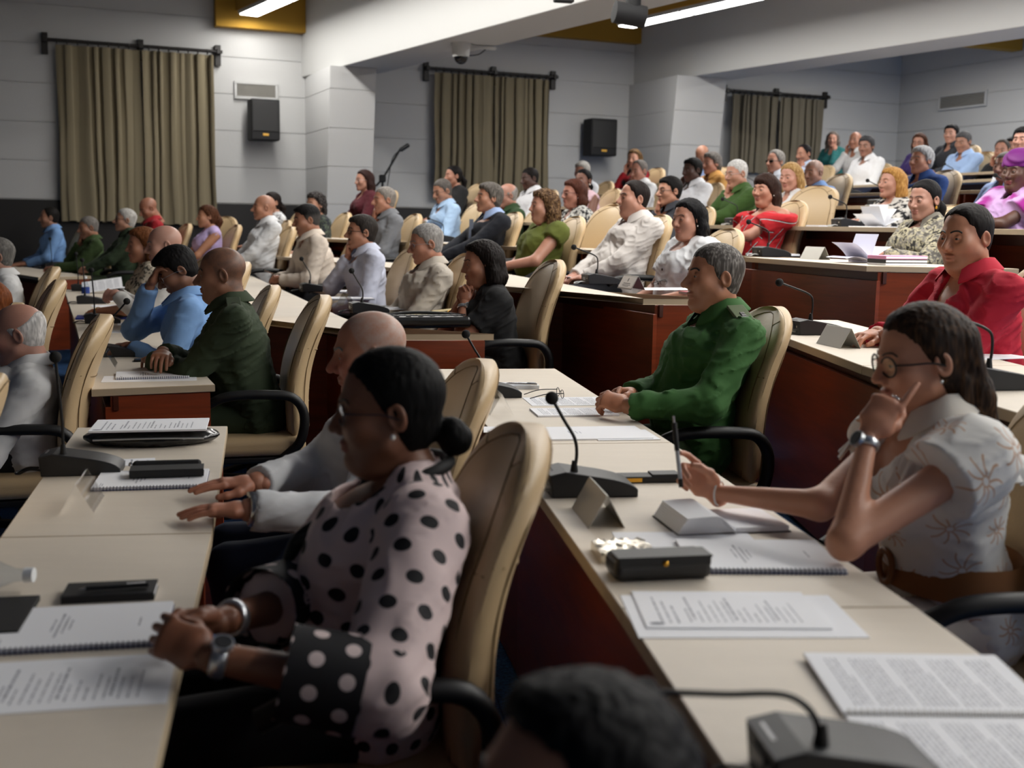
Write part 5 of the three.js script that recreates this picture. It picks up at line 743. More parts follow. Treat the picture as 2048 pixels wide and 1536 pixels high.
add({ who: 'blonde woman in black and white', label: 'golden blonde woman in black and white patterned blouse', px: 1782, py: 366, d: 8.9, row: 'E', t: 20, hy: 2, hp: -4, lean: -4, q: 1, fem: true, skin: 0xbd8872, hair: 'bob', hairColor: 0xa9783d, streak: 0xc79c5c, top: 0x16151a, print: 'bwlarge', top2: 0xcfcac2, collar: false, vneck: 0.1, L: 'rest', R: 'rest', earring: { mat: M.gold, r: 0.006 } });
add({ who: 'blonde woman in the white jacket', label: 'blonde woman in white jacket with long straight hair', px: 1580, py: 354, d: 9.7, row: 'E', t: 24, hy: 20, hp: 6, lean: 6, q: 1, fem: true, skin: 0xbf8a76, hair: 'long', hairColor: 0xa07c4c, streak: 0xcbaa78, top: 0xdcdcdc, jacket: true, collar: false, L: 'rest', R: 'rest' });
add({ who: 'old man in green uniform', label: 'white-haired man in green uniform with glasses holding his chin', px: 1472, py: 347, d: 10.1, row: 'E', t: 20, hy: 8, hp: 8, lean: 2, q: 1, fat: 0.8, skin: 0xb8856f, hair: 'crop', hairColor: 0xbdbbb8, top: 0x37541f, R: 'chin', L: 'cross', watchR: { mat: M.chrome }, watchL: { mat: M.chrome }, glasses: { th: 0.001, mat: M.steel } });
add({ who: 'young man in the white shirt', label: 'young dark-skinned man in white shirt leaning his cheek on his hand', px: 1384, py: 340, d: 11.5, row: 'E', t: 22, hy: 8, hp: 4, lean: -6, q: 1, skin: 0x4d3026, hair: 'short', hairColor: 0x0c0a0a, top: 0xdadbe0, R: 'cheek', L: 'lap' });
add({ who: 'woman with the low bun', label: 'woman with black hair in a low bun in sleeveless pink and white', px: 1166, py: 361, d: 11.8, row: 'E', t: 22, hy: 30, lean: 4, q: 2, fem: true, skin: 0x7a5040, hair: 'bun', hairColor: 0x0d0b0c, top: 0xd8b8c2, sleeve: 'none', collar: false, earring: { r: 0.008 } });
add({ who: 'dark-skinned man in white', label: 'dark-skinned man in white shirt before the middle curtain', px: 1059, py: 357, d: 12.8, row: 'E', t: 24, hy: 6, hp: 8, lean: -6, q: 1, fat: 0.4, skin: 0x4a2f26, hair: 'crop', hairColor: 0x14100f, top: 0xdcdcdf, L: 'lap', R: 'lap' });
add({ who: 'woman in the black jacket', label: 'woman in black jacket with dark tied hair before the middle curtain', px: 906, py: 352, d: 13.3, row: 'E', floor: 0.80, t: 28, hy: 0, lean: 0, q: 2, fem: true, skin: 0xb07c66, hair: 'ponytail', hairColor: 0x110e0e, top: 0x121214, L: 'lap', R: 'lap', collar: false });
// ---- rows F to I
add({ who: 'man covering his nose', label: 'balding man in white shirt covering his nose with his hand', px: 1277, py: 342, d: 12.8, row: 'F', t: 24, hy: 16, hp: 6, lean: 4, q: 2, skin: 0xb68270, hair: 'receding', hairColor: 0x6b6561, top: 0xd9dadc, R: 'face', L: 'rest' });
add({ who: 'grey-haired man behind the low bun', label: 'grey-haired man half hidden behind the woman with the low bun', px: 1164, py: 343, d: 13.8, row: 'F', t: 24, hy: 26, hp: 8, lean: 2, q: 2, skin: 0xb68270, hair: 'short', hairColor: 0x9b9894, top: 0xc9ccd2, glasses: { th: 0.0012, mat: M.steel } });
add({ who: 'man in the orange shirt', label: 'man in apricot orange shirt with long grey hair', px: 1422, py: 327, d: 12.7, row: 'F', t: 24, hy: 6, lean: -2, q: 2, skin: 0xb27b66, hair: 'greylong', hairColor: 0x5d5854, streak: 0x8b8682, top: 0xcf9a55, L: 'lap' });
add({ who: 'man in dark sunglasses', label: 'man in white shirt with dark sunglasses and grey sides', px: 1550, py: 323, d: 12.6, row: 'F', t: 26, hy: 6, lean: 0, q: 2, skin: 0xb07d68, hair: 'recedingfull', hairColor: 0x77736f, top: 0xcfd5e0, glasses: { th: 0.003, dark: true, sq: 0.6 } });
add({ who: 'shaven man behind the blonde woman', label: 'man with shaven greying head between the blonde woman and the empty chair', px: 1627, py: 345, d: 10.9, row: 'F', t: 20, hy: 16, hp: 4, lean: -2, q: 1, skin: 0xa87a66, hair: null, scalp: 0.45, scalpLine: 'short', hairColor: 0x807b77, stubble: 0.2, top: 0x6f8fc0 });
add({ who: 'man in the navy shirt', label: 'silver-haired man in navy blue shirt', px: 1842, py: 321, d: 9.9, row: 'F', t: 22, hy: 6, hp: -4, lean: -4, q: 1, skin: 0xb27d66, hair: 'full', hairColor: 0x9a9a9c, streak: 0xbcbcbd, top: 0x1f3f7a, L: 'lap' });
add({ who: 'grey-haired man behind the headwrap', label: 'man with short grey hair in pale shirt behind the purple headwrap', px: 2010, py: 333, d: 9.5, row: 'F', t: 22, hy: 12, lean: 0, q: 1, skin: 0xb98773, hair: 'crop', hairColor: 0x6f6b67, top: 0x9fb6e4, L: 'lap' });
add({ who: 'man cut by the right edge', label: 'black-haired man cut off by the right edge above the headwrap', px: 2044, py: 280, d: 11.2, row: 'G', t: 24, hy: 22, lean: 0, q: 1, skin: 0xb98773, hair: 'full', hairColor: 0x1a1819, top: 0xd2d5dc });
add({ who: 'man looking down in blue', label: 'bald man in blue looking down before the second column', px: 1404, py: 311, d: 14.0, row: 'G', t: 26, hy: 30, hp: 30, lean: 4, q: 2, skin: 0x9d6d56, hair: 'thinhorse', hairColor: 0x5b4f48, top: 0x7f93bd });
add({ who: 'woman in red and black', label: 'woman in red and black with highlighted brown hair by the wall', px: 1268, py: 318, d: 14.4, row: 'G', floor: 1.0, t: 30, hy: 30, lean: 4, q: 2, fem: true, skin: 0xb98670, hair: 'bobback', hairColor: 0x3f2c1e, streak: 0xb08a55, top: 0x16161a, print: 'dye', top2: 0xa0121f, collar: false, L: 'rest', R: 'cheek' });
add({ who: 'thinking man with black hair', label: 'black-haired man with his chin on his fists before the smallest curtain', px: 1607, py: 308, d: 14.8, row: 'G', t: 26, hy: 6, hp: 8, lean: 6, q: 2, skin: 0xa8745c, hair: 'receding', hairColor: 0x171314, top: 0xb3c1d8, R: 'chin', L: 'chin' });
add({ who: 'grey-haired man in white', label: 'man in white shirt with thick dark grey hair, turned to the camera', px: 1732, py: 293, d: 14.2, row: 'G', t: 26, hy: 22, hp: 4, lean: -4, q: 2, skin: 0x8f6350, hair: 'full', hairColor: 0x39383a, top: 0xdbdbdd, L: 'lap', size: 1.05 });
add({ who: 'man in the black suit', label: 'balding man in black suit leaning his face on his hand', px: 2004, py: 300, d: 13.3, row: 'G', t: 26, hy: 24, hp: 8, lean: 6, q: 2, skin: 0x9b6b57, hair: 'receding', hairColor: 0x3a3430, top: 0x101013, R: 'cheek', L: 'rest' });
add({ who: 'man in the pale blue shirt', label: 'man in pale blue shirt with dark grey hair looking down in the upper rows', px: 1926, py: 284, d: 13.7, row: 'H', t: 24, hy: 14, hp: 12, lean: 4, q: 2, skin: 0x9f705a, hair: 'short', hairColor: 0x4b4a4b, top: 0x9db8e0, L: 'cross', R: 'cross', size: 1.03 });
add({ who: 'woman with long auburn hair', label: 'woman with long auburn hair and glasses in purple in the upper rows', px: 1838, py: 285, d: 14.9, row: 'H', t: 28, hy: 26, hp: 8, lean: 4, q: 2, fem: true, skin: 0xb98671, hair: 'long', hairColor: 0x44291c, top: 0x3b2a66, collar: false, glasses: { th: 0.0016 }, L: 'rest', R: 'rest' });
add({ who: 'bald man in white, upper rows', label: 'bald man in white shirt holding a hand to his face in the upper rows', px: 1710, py: 281, d: 16.0, row: 'H', t: 30, hy: 20, lean: 4, q: 2, skin: 0xa6725b, hair: 'thinhorse', hairColor: 0x55504c, top: 0xd6d6d6, R: 'cheek' });
add({ who: 'woman in teal', label: 'woman in teal with long greying hair and hand at her mouth beside the smallest curtain', px: 1665, py: 279, d: 17.4, row: 'H', floor: 1.42, t: 40, hy: 30, lean: 8, q: 2, fem: true, skin: 0xb98671, hair: 'long', hairColor: 0x5f5650, streak: 0x8b8178, top: 0x155a5a, collar: false, L: 'chin', R: 'rest', watchL: {} });
add({ who: 'man in the charcoal polo', label: 'young man with upswept black hair in charcoal polo in the last row', px: 1902, py: 268, d: 14.6, row: 'I', t: 26, hy: 22, lean: 2, q: 2, skin: 0xb88671, hair: 'full', hairColor: 0x131214, top: 0x2e3036, L: 'clasp', R: 'clasp' });
add({ who: 'hidden dark-haired person', label: 'dark-haired person mostly hidden behind the balding man in black suit', px: 2024, py: 294, d: 14.4, row: 'H', t: 26, hy: 10, lean: 0, q: 2, skin: 0x9b6b57, hair: 'full', hairColor: 0x151315, top: 0x2b2d33 });
for (const o of P) person(o);
// ---- empty chairs: px, py of the top of the backrest, depth, row, facing, label
const emptyChair = (px, py, d, floorY, face, label) => { const p = at(px, py, d), th = -(90 - face) * RAD; chair(p.x + Math.sin(th) * 0.32, floorY, p.z + Math.cos(th) * 0.32, th, label); };
emptyChair(1645, 356, 9.5, floorOf('E'), 40, 'empty tan armchair beside the shaven greying head');
emptyChair(1240, 375, 8.9, floorOf('D'), 36, 'empty tan armchair behind the man with the full belly');
emptyChair(458, 396, 13.8, 0.42, 60, 'empty tan armchair facing forward by the end of the largest curtain');
emptyChair(20, 893, 2.9, 0, 16, 'tan armchair cut off by the left edge nearest the camera');
emptyChair(50, 600, 5.2, 0, 22, 'tan armchair behind the old man with white fringe');
emptyChair(1600, 300, 15.6, floorOf('H'), 50, 'tan armchair before the smallest curtain');
emptyChair(1978, 284, 14.7, floorOf('I'), 40, 'empty tan armchair beside the young man in charcoal polo');
emptyChair(582, 406, 12.6, floorOf('C'), 30, 'empty tan armchair between the leaf-print blouse and the curly hair');
// ------------------------------------------------------------------ things on the desks
const face = t => -(90 - t) * RAD;
function pageTex(kind, seed) {
  seedState = seed * 977 + 5;
  return canvasTex(256, 362, (c, w, h) => {
    c.fillStyle = '#f3f4f8'; c.fillRect(0, 0, w, h); c.translate(w, h); c.rotate(Math.PI); c.fillStyle = '#6c6f7a';
    const line = (x, y, l, th = 3) => { let a = x; while (a < x + l) { const b = Math.min(x + l - a, rr(5, 20)); c.globalAlpha = rr(0.5, 0.95); c.fillRect(a, y, b, th); a += b + 4; } c.globalAlpha = 1; };
    if (kind === 'cover') { line(90, 120, 76, 4); line(52, 132, 150, 5); line(76, 144, 104, 5); line(96, 156, 64, 4); line(100, 300, 52, 3); line(20, 22, 46, 3); line(20, 29, 38, 3); }
    if (kind === 'list') { line(30, 34, 180, 4); line(30, 50, 150, 4); line(30, 66, 120, 4); let y = 92; for (let k = 0; k < 14; k++) { line(38, y, rr(60, 150), 3); if (k % 5 === 0) { line(52, y + 9, rr(110, 160), 5); y += 8; } y += 15; } c.beginPath(); c.ellipse(26, 24, 9, 15, 0, 0, 7); c.fill(); }
    if (kind === 'dense') { for (let y = 30; y < 330; y += 9) if (Math.floor(y / 9) % 8 !== 7) line(28, y, Math.floor(y / 9) % 8 === 6 ? rr(60, 140) : 200, 3); }
    if (kind === 'card') { c.fillRect(0, 0, 0, 0); line(30, 90, 196, 12); line(50, 130, 160, 10); line(30, 180, 196, 14); line(60, 220, 130, 14); line(90, 300, 80, 12); }
    if (kind === 'faint') { c.fillStyle = '#8b8f9c'; line(110, 170, 50, 3); line(110, 180, 36, 3); line(104, 150, 60, 3); }
  });
}
const PAGE = {}; for (const [i, k] of ['cover', 'list', 'dense', 'card', 'faint', 'blank'].entries()) PAGE[k] = std(0xffffff, 0.8, { map: pageTex(k, i + 1) });
const sheetMats = k => [M.paper, M.paper, PAGE[k], M.paper, M.paper, M.paper];
// lay something flat on the desk of a row at a pixel
function spot(px, py, row, t, lift = 0) { const p = onY(px, py, TY[row] + lift); return { p: [p.x, TY[row] + lift, p.z], turn: face(t) }; }
function sheet(px, py, row, t, label, o = {}) {
  const s = spot(px, py, row, t + (o.rot ?? 0)), w = o.w ?? 0.21, l = o.l ?? 0.297, th = o.th ?? 0.0015;
  const m = one('paper_sheet', new THREE.BoxGeometry(w, th, l).translate(0, th / 2 + (o.up ?? 0), 0), sheetMats(o.page ?? 'dense'), label, 'paper', 'papers on the desks'); m.position.set(...s.p); m.rotation.y = s.turn; if (o.tilt) m.rotation.x = o.tilt; return m;
}
function spiralReport(px, py, row, t, label, o = {}) {
  const s = spot(px, py, row, t + (o.rot ?? 0)), g = thing('spiral_report', label, 'report', s.p, s.turn, 'spiral bound reports');
  part('back_cover', box(0.215, 0.002, 0.30, 0, 0.001 + (o.up ?? 0), 0, 0), std(0x1c2f6b, 0.5), g);
  part('pages', new THREE.BoxGeometry(0.21, 0.007, 0.297).translate(-0.001, 0.0055 + (o.up ?? 0), 0), sheetMats(o.page ?? 'cover'), g);
  const r = []; for (let k = 0; k < 34; k++) r.push(new THREE.TorusGeometry(0.0062, 0.0012, 5, 10).translate(0.107, 0.005 + (o.up ?? 0), -0.142 + k * 0.0086)); part('spiral', join(r), std(0x2a3050, 0.4), g); return g;
}
// desk microphone
const micBase = (() => { const s = new THREE.Shape(); s.moveTo(0.10, 0); s.lineTo(0.105, 0.05); s.lineTo(0.07, 0.058); s.lineTo(-0.03, 0.042); s.quadraticCurveTo(-0.095, 0.03, -0.108, 0.014); s.lineTo(-0.108, 0); s.closePath(); const g = new THREE.ExtrudeGeometry(s, { depth: 0.11, bevelEnabled: true, bevelThickness: 0.004, bevelSize: 0.003, bevelSegments: 2 }); g.rotateY(-Math.PI / 2); g.translate(0.055, 0.004, 0); return g; })();
const NECKS = { lean: [[0, 0, 0], [0.002, 0.05, -0.005], [0.0, 0.085, 0.0], [-0.005, 0.13, 0.026], [-0.008, 0.175, 0.052]], bent: [[0, 0, 0], [0, 0.06, -0.006], [0, 0.10, 0.0], [0, 0.115, 0.02], [0, 0.135, 0.075], [0, 0.155, 0.135]], straight: [[0, 0, 0], [0.002, 0.1, 0], [0.004, 0.2, 0.006], [0.005, 0.27, 0.01]], back: [[0, 0, 0], [0.004, 0.07, -0.012], [0.006, 0.12, -0.04], [0.008, 0.17, -0.085], [0.008, 0.205, -0.115]], low: [[0, 0, 0], [0, 0.04, 0.01], [0, 0.065, 0.04], [0, 0.07, 0.12], [0, 0.075, 0.2]] };
function micUnit(px, py, row, t, kind, label, o = {}) {
  const s = spot(px, py, row, t + (o.rot ?? 0)), g = thing('desk_microphone', label, 'microphone', s.p, s.turn, 'desk microphones'); const k = o.k ?? 1;
  const b = part('base', micBase, M.darkGrey, g);
  part('display', box(0.05, 0.002, 0.02, -0.012, 0.059, 0.088, 0).rotateX(0), M.screen, b); part('speaker_panel', box(0.085, 0.0015, 0.05, 0, 0.0525, 0.03, 0).rotateX(-0.0), M.blackSoft, b);
  part('button', box(0.022, 0.004, 0.012, 0.012, 0.042, -0.045, 0.001), M.black, b); part('status_strip', box(0.045, 0.018, 0.002, -0.005, 0.032, 0.108, 0), M.screen, b); part('logo_mark', new THREE.CylinderGeometry(0.005, 0.005, 0.002, 12).rotateX(Math.PI / 2).translate(0.036, 0.034, 0.108), M.plate, b);
  const n = NECKS[kind].map(([x, y, z]) => V(x + 0.03, y + 0.056, z + 0.045)); const nk = part('gooseneck', tube(n, 0.0042, 30, 8), M.black, g); const e = n[n.length - 1], d = e.clone().sub(n[n.length - 2]).normalize();
  part('neck_boot', cyl(0.006, 0.012, 0.04, n[0].x, n[0].y + 0.012, n[0].z, 12), M.black, g);
  part('windscreen', new THREE.SphereGeometry(0.0165, 16, 12).translate(...e.clone().addScaledVector(d, 0.012).toArray()), M.rubber, g);
  if (o.cable !== false) part('cable', tube([[0.02, 0.012, 0.105], [0.025, 0.016, 0.14], [0.03, 0.006, 0.165], [0.01, 0.004, 0.178], [-0.02, 0.012, 0.15], [-0.01, 0.014, 0.12]], 0.0032, 24, 6), o.white ? M.cableGrey : M.cable, g);
  return g;
}
function tent(px, py, row, t, label, o = {}) { // folded name plate holder, ridge along the desk
  const s = spot(px, py, row, t + (o.rot ?? 0)), g = thing('name_plate_holder', label, 'name plate', s.p, s.turn, 'name plate holders'), w = o.w ?? 0.19, h = 0.072, m = o.mat ?? M.plate;
  for (const q of [1, -1]) { const pl = box(w, 0.084, 0.0022, 0, 0.042, 0, 0.0008); pl.rotateX(-q * 0.5); pl.translate(0, 0.0, q * 0.041); part('plate', pl, m, g); }
  if (o.card) { const c = new THREE.BoxGeometry(w * 0.94, 0.07, 0.001).translate(0, 0.042, 0.0022).rotateX(-0.5).translate(0, 0, 0.041); part('name_card', c, [M.paper, M.paper, M.paper, M.paper, cardFace, M.paper], g); }
  return g;
}
const cardFace = std(0xffffff, 0.8, { map: canvasTex(256, 128, (c, w, h) => { c.fillStyle = '#f2f1ee'; c.fillRect(0, 0, w, h); c.fillStyle = '#1d1d22'; c.beginPath(); c.moveTo(128, 16); c.lineTo(136, 34); c.lineTo(134, 58); c.lineTo(122, 58); c.lineTo(120, 34); c.closePath(); c.fill(); c.fillStyle = '#34353c'; for (const [x, y, l, th] of [[70, 74, 116, 9], [58, 92, 140, 7], [74, 106, 108, 6]]) for (let a = x; a < x + l; a += 22) c.fillRect(a, y, 17, th); }) });
function eyeglasses(px, py, row, t, label, rot = 0, up = 0) { const s = spot(px, py, row, t + rot, up), g = thing('eyeglasses', label, 'glasses', s.p, s.turn); const f = []; for (const q of [1, -1]) { f.push(new THREE.TorusGeometry(0.019, 0.0013, 6, 20).scale(1.2, 0.85, 1).translate(q * 0.033, 0.018, 0)); part('temple', tube([[q * 0.056, 0.024, 0], [q * 0.058, 0.022, 0.07], [q * 0.052, 0.006, 0.13]], 0.0018, 10, 6), M.black, g); part('lens', new THREE.CylinderGeometry(0.019, 0.019, 0.001, 18).rotateX(Math.PI / 2).scale(1.18, 0.85, 1).translate(q * 0.033, 0.018, 0), M.lens, g); } f.push(tube([[-0.011, 0.022, 0], [0, 0.026, 0], [0.011, 0.022, 0]], 0.0013, 6, 5)); part('frame', join(f), M.black, g); }
function pen(px, py, row, t, label, rot = 0, mat = M.black, up = 0) { const s = spot(px, py, row, t + rot, up), g = thing('pen', label, 'pen', s.p, s.turn); part('barrel', new THREE.CylinderGeometry(0.0045, 0.0045, 0.115, 10).rotateX(Math.PI / 2).translate(0, 0.0048, 0), mat, g); part('tip', new THREE.ConeGeometry(0.0044, 0.014, 10).rotateX(Math.PI / 2).translate(0, 0.0048, 0.0645), M.chrome, g); part('clip', box(0.002, 0.002, 0.035, 0, 0.0105, -0.035, 0), M.chrome, g); return g; }
function notebook(px, py, row, t, label, o = {}) { const s = spot(px, py, row, t + (o.rot ?? 0)), g = thing('notebook', label, 'notebook', s.p, s.turn), w = o.w ?? 0.13, l = o.l ?? 0.2, th = o.th ?? 0.014; part('cover', join([box(w, 0.002, l, 0, 0.001, 0, 0.0006), box(w, 0.002, l, 0, th, 0, 0.0006), box(0.003, th, l, w / 2, th / 2, 0, 0.0006)]), std(o.color ?? 0x141416, 0.6), g); part('pages', box(w - 0.005, th - 0.003, l - 0.004, -0.001, th / 2, 0, 0), M.paper, g); return g; }
function bottle(px, py, row, t, label, o = {}) {
  const s = spot(px, py, row, t), g = thing('water_bottle', label, 'bottle', s.p, o.turn ?? 0); const pr = [[0.0, 0], [0.028, 0.001], [0.031, 0.008], [0.031, 0.05], [0.029, 0.06], [0.031, 0.07], [0.031, 0.115], [0.026, 0.135], [0.0135, 0.165], [0.0125, 0.178], [0.0125, 0.19]];
  const K = new THREE.Group(); K.name = 'bottle_body'; const shell = part('shell', new THREE.LatheGeometry(pr.map(p => new THREE.Vector2(...p)), 28), new THREE.MeshPhysicalMaterial({ color: 0xf2f6fa, roughness: 0.08, transmission: 1, thickness: 0, ior: 1.3, side: THREE.DoubleSide }), g);
  const lb = part('label_band', new THREE.CylinderGeometry(0.0316, 0.0316, 0.05, 28, 1, true).translate(0, 0.09, 0), std(0x23408f, 0.5, { side: THREE.DoubleSide }), g); const cp = part('cap', cyl(0.0145, 0.0145, 0.018, 0, 0.192, 0, 20), std(0xe9ecef, 0.4), g);
  if (o.lying) { g.rotation.set(0, o.turn ?? 0, Math.PI / 2 * (o.dir ?? 1)); g.position.y += 0.0318; } return g;
}
// ---- microphones
micUnit(1178, 985, 'B', 8, 'lean', 'black desk microphone before the woman in the embroidered dress', { white: true });
micUnit(982, 792, 'B', 10, 'lean', 'black desk microphone before the man in the bright green uniform');
micUnit(1690, 1560, 'B', 6, 'low', 'black desk microphone bent low at the bottom edge');
micUnit(165, 944, 'A', 12, 'straight', 'black desk microphone with upright stem before the document bag');
micUnit(224, 712, 'A2', 16, 'back', 'black desk microphone before the man in the olive uniform');
micUnit(205, 646, 'A2', 18, 'straight', 'black desk microphone before the man in sky blue');
micUnit(183, 607, 'A2', 18, 'straight', 'black desk microphone before the bald man in the front row');
micUnit(168, 582, 'A2', 18, 'straight', 'black desk microphone before the brown-haired woman');
micUnit(1633, 668, 'C1', 12, 'bent', 'black desk microphone before the man in the red shirt', { white: true });
micUnit(1990, 776, 'C1', 12, 'bent', 'black desk microphone at the right edge behind the glasses', { white: true });
micUnit(1203, 568, 'C', 18, 'bent', 'black desk microphone before the man in white with the full belly', { white: true });
micUnit(737, 625, 'B2', 20, 'lean', 'black desk microphone before the woman in black');
micUnit(630, 583, 'B2', 22, 'lean', 'black desk microphone before the man in lavender');
micUnit(506, 532, 'B2', 24, 'lean', 'black desk microphone before the man in cream');
const micAt = (x, z, row, t, kind, label) => { const p = V(x, TY[row], z), v = p.clone().sub(camera.position).applyMatrix4(camMatrix.clone().invert()); const g = micUnit(1024, 900, row, t, kind, label, { white: true }); g.position.copy(p); return g; };
micAt(1.62, -7.3, 'D', 20, 'bent', 'black desk microphone before the woman in red stripes');
micAt(0.62, -9.35, 'D', 24, 'bent', 'black desk microphone before the woman in black and white print');
micAt(1.3, -8.2, 'D', 22, 'bent', 'black desk microphone before the old green uniform');
micAt(2.45, -8.55, 'E', 22, 'bent', 'black desk microphone before the blonde woman in black and white');
micAt(1.88, -9.75, 'E', 24, 'bent', 'black desk microphone before the blonde woman in white jacket');
micAt(0.35, -12.0, 'E', 26, 'bent', 'black desk microphone before the dark-skinned man in white');
micAt(-0.65, -12.75, 'E', 28, 'bent', 'black desk microphone before the woman in the black jacket');
micAt(-0.65, -11.0, 'D', 26, 'bent', 'black desk microphone before the man in light blue');
micAt(3.1, -9.85, 'F', 24, 'bent', 'black desk microphone on the desk behind the empty tan chair');
micAt(3.65, -8.6, 'F', 24, 'bent', 'black desk microphone behind the blonde in black and white');
micAt(1.75, -12.35, 'F', 26, 'bent', 'black desk microphone before the orange shirt');
micAt(2.6, -11.0, 'F', 26, 'bent', 'black desk microphone before the man in sunglasses');
micAt(4.5, -10.6, 'G', 26, 'bent', 'black desk microphone with cables left of the headwrap');
micAt(3.65, -12.6, 'G', 26, 'bent', 'black desk microphone before the grey-haired man in white');
micAt(4.95, -13.2, 'H', 28, 'bent', 'black desk microphone before the pale blue shirt in the upper rows');
micAt(2.75, -13.35, 'G', 28, 'bent', 'black desk microphone before the thinking man');
// ---- name plates
tent(1195, 1035, 'B', 8, 'grey folded name plate holder beside the microphone of the embroidered dress');
tent(995, 822, 'B', 10, 'clear folded name plate holder before the bright green uniform', { mat: M.acrylic });
tent(165, 1010, 'A', 12, 'clear folded name plate holder on the left desk near the upright microphone', { mat: M.acrylic });
tent(215, 733, 'A2', 16, 'clear folded name plate holder before the olive uniform', { mat: M.acrylic });
tent(1676, 692, 'C1', 12, 'silver folded name plate holder before the man in the red shirt');
tent(1262, 578, 'C', 18, 'white name card in a holder before the woman in lace', { card: true });
{ const g = tent(1640, 512, 'D', 20, 'silver folded name plate holder before the woman in red stripes'); g.position.set(1.78, TY.D, -6.85); }
{ const g = tent(1640, 512, 'D', 20, 'silver folded name plate holder before the golden blonde woman'); g.position.set(2.74, TY.E, -7.6); }
tent(692, 610, 'B2', 20, 'clear folded name plate holder before the man in lavender', { mat: M.acrylic });
{ const g = tent(1640, 512, 'D', 24, 'grey folded name plate holder before the woman in black and white print'); g.position.set(0.78, TY.D, -9.0); }
// ---- row A papers
{ const s = spot(305, 884, 'A', 12), g = thing('document_bag', 'shiny black document bag lying open under a white folder', 'bag', s.p, s.turn);
  const bg = nets((x, y, z) => { let d = ell(x, y, z, 0, 0.022, 0, 0.118, 0.034, 0.215); d = smax(d, -y + 0.001, 0.004); return d + 0.004 * noise(x * 40, y * 60, z * 40); }, [-0.15, -0.01, -0.25], [0.15, 0.08, 0.25], 0.006); part('bag_body', bg, new THREE.MeshPhysicalMaterial({ color: 0x0a0a0b, roughness: 0.28, clearcoat: 0.4 }), g); part('zip', tube([[0.11, 0.03, -0.17], [0.122, 0.034, 0], [0.11, 0.03, 0.17]], 0.003), M.steel, g);
  const f = sheet(303, 884, 'A', 12, 'white folder of agenda pages on the black document bag', { page: 'list', w: 0.215, l: 0.36, th: 0.006, up: 0.053 }); f.userData.category = 'folder'; }
sheet(262, 925, 'A', 12, 'white printed name card beside the document bag', { page: 'card', w: 0.1, l: 0.14, rot: 6 });
spiralReport(305, 962, 'A', 12, 'spiral bound report under the hands of the bald man');
notebook(335, 957, 'A', 14, 'black notebook on the report under the bald man hands', { l: 0.2, w: 0.07, th: 0.02 }).position.y += 0.012;
{ const s = spot(335, 943, 'A', 12), g = thing('pen_case', 'slim black pen case with silver end beside the bald man hands', 'case', s.p, s.turn); g.position.y += 0.0; part('case', new THREE.CapsuleGeometry(0.011, 0.17, 6, 12).rotateX(Math.PI / 2).scale(1.4, 1, 1).translate(0, 0.023, 0), M.blackSoft, g); part('end_cap', new THREE.SphereGeometry(0.008, 10, 8).translate(0, 0.023, 0.1), M.chrome, g); }
bottle(95, 1185, 'A', 0, 'crumpled clear water bottle lying on the left desk with a blue label', { lying: true, turn: 0.05, dir: -1 }).position.x -= 0.23;
notebook(222, 1190, 'A', 12, 'black notebook with a pen on the left desk', { w: 0.085, l: 0.17 });
pen(235, 1178, 'A', 12, 'black pen lying on the black notebook', 4, M.darkGrey, 0.016);
spiralReport(165, 1258, 'A', 12, 'spiral bound report under the clasped hands of the polka dot woman');
{ const s = spot(-10, 1240, 'A', 12), g = thing('black_folder', 'black folder cut off by the left edge', 'folder', s.p, s.turn); part('cover', box(0.2, 0.012, 0.12, 0, 0.006, 0, 0.002), M.blackSoft, g); }
sheet(120, 1368, 'A', 12, 'agenda sheet on the nearest left desk below the spiral report', { page: 'list', l: 0.34 });
// ---- row A2
spiralReport(305, 752, 'A2', 16, 'spiral bound report at the end of the olive uniform desk', { rot: 2 });
sheet(300, 757, 'A2', 16, 'white sheet under the spiral report at the desk end', { page: 'blank', l: 0.38, w: 0.19 });
eyeglasses(318, 716, 'A2', 16, 'folded black eyeglasses before the olive uniform', -90);
{ const s = spot(300, 722, 'A2', 16), g = thing('phone', 'black phone under the eyeglasses', 'phone', s.p, s.turn); part('phone_body', box(0.07, 0.009, 0.145, 0, 0.0045, 0, 0.003), M.black, g); part('phone_screen', box(0.062, 0.001, 0.13, 0, 0.0093, 0, 0), M.screen, g); }
sheet(280, 663, 'A2', 18, 'blank white card sheet on the desk of the man in sky blue', { page: 'faint', w: 0.15, l: 0.36 });
sheet(290, 648, 'A2', 18, 'printed sheet under the elbow of the man in sky blue', { page: 'dense', l: 0.33 }); pen(272, 640, 'A2', 18, 'black pen on the printed sheet before the man in sky blue', 4, M.black, 0.003);
{ const s = spot(205, 636, 'A2', 18), g = thing('blue_folder', 'royal blue folder on the front row desk', 'folder', s.p, s.turn); part('cover', box(0.24, 0.012, 0.33, 0, 0.006, 0, 0.002), std(0x1d2f86, 0.5), g); part('notebook', box(0.16, 0.02, 0.26, -0.02, 0.024, -0.02, 0.003), std(0x8a6a3c, 0.6), g); }
{ const m = sheet(205, 586, 'A2', 20, 'sheet of paper propped up by the brown-haired woman', { page: 'dense', l: 0.34, tilt: 0.45 }); m.position.y += 0.07; }
for (const [x, y, l, p] of [[235, 601, 'white paper before the bald man of the front row', 'blank'], [252, 575, 'white sheets before the brown-haired woman', 'dense'], [225, 612, 'crumpled tissue on the front row desk', 'blank']]) sheet(x, y, 'A2', 20, l, { page: p, rot: 8 });
bottle(172, 603, 'A2', 0, 'clear water bottle with blue label standing on the front row desk');
sheet(95, 533, 'A3', 30, 'white papers before the uniformed man holding his eye', { page: 'dense' }); sheet(190, 532, 'A3', 30, 'white papers before the grey-haired uniformed man', { page: 'blank', rot: 10 }); sheet(62, 520, 'A3', 30, 'white papers before the pale blue shirt', { page: 'blank' });
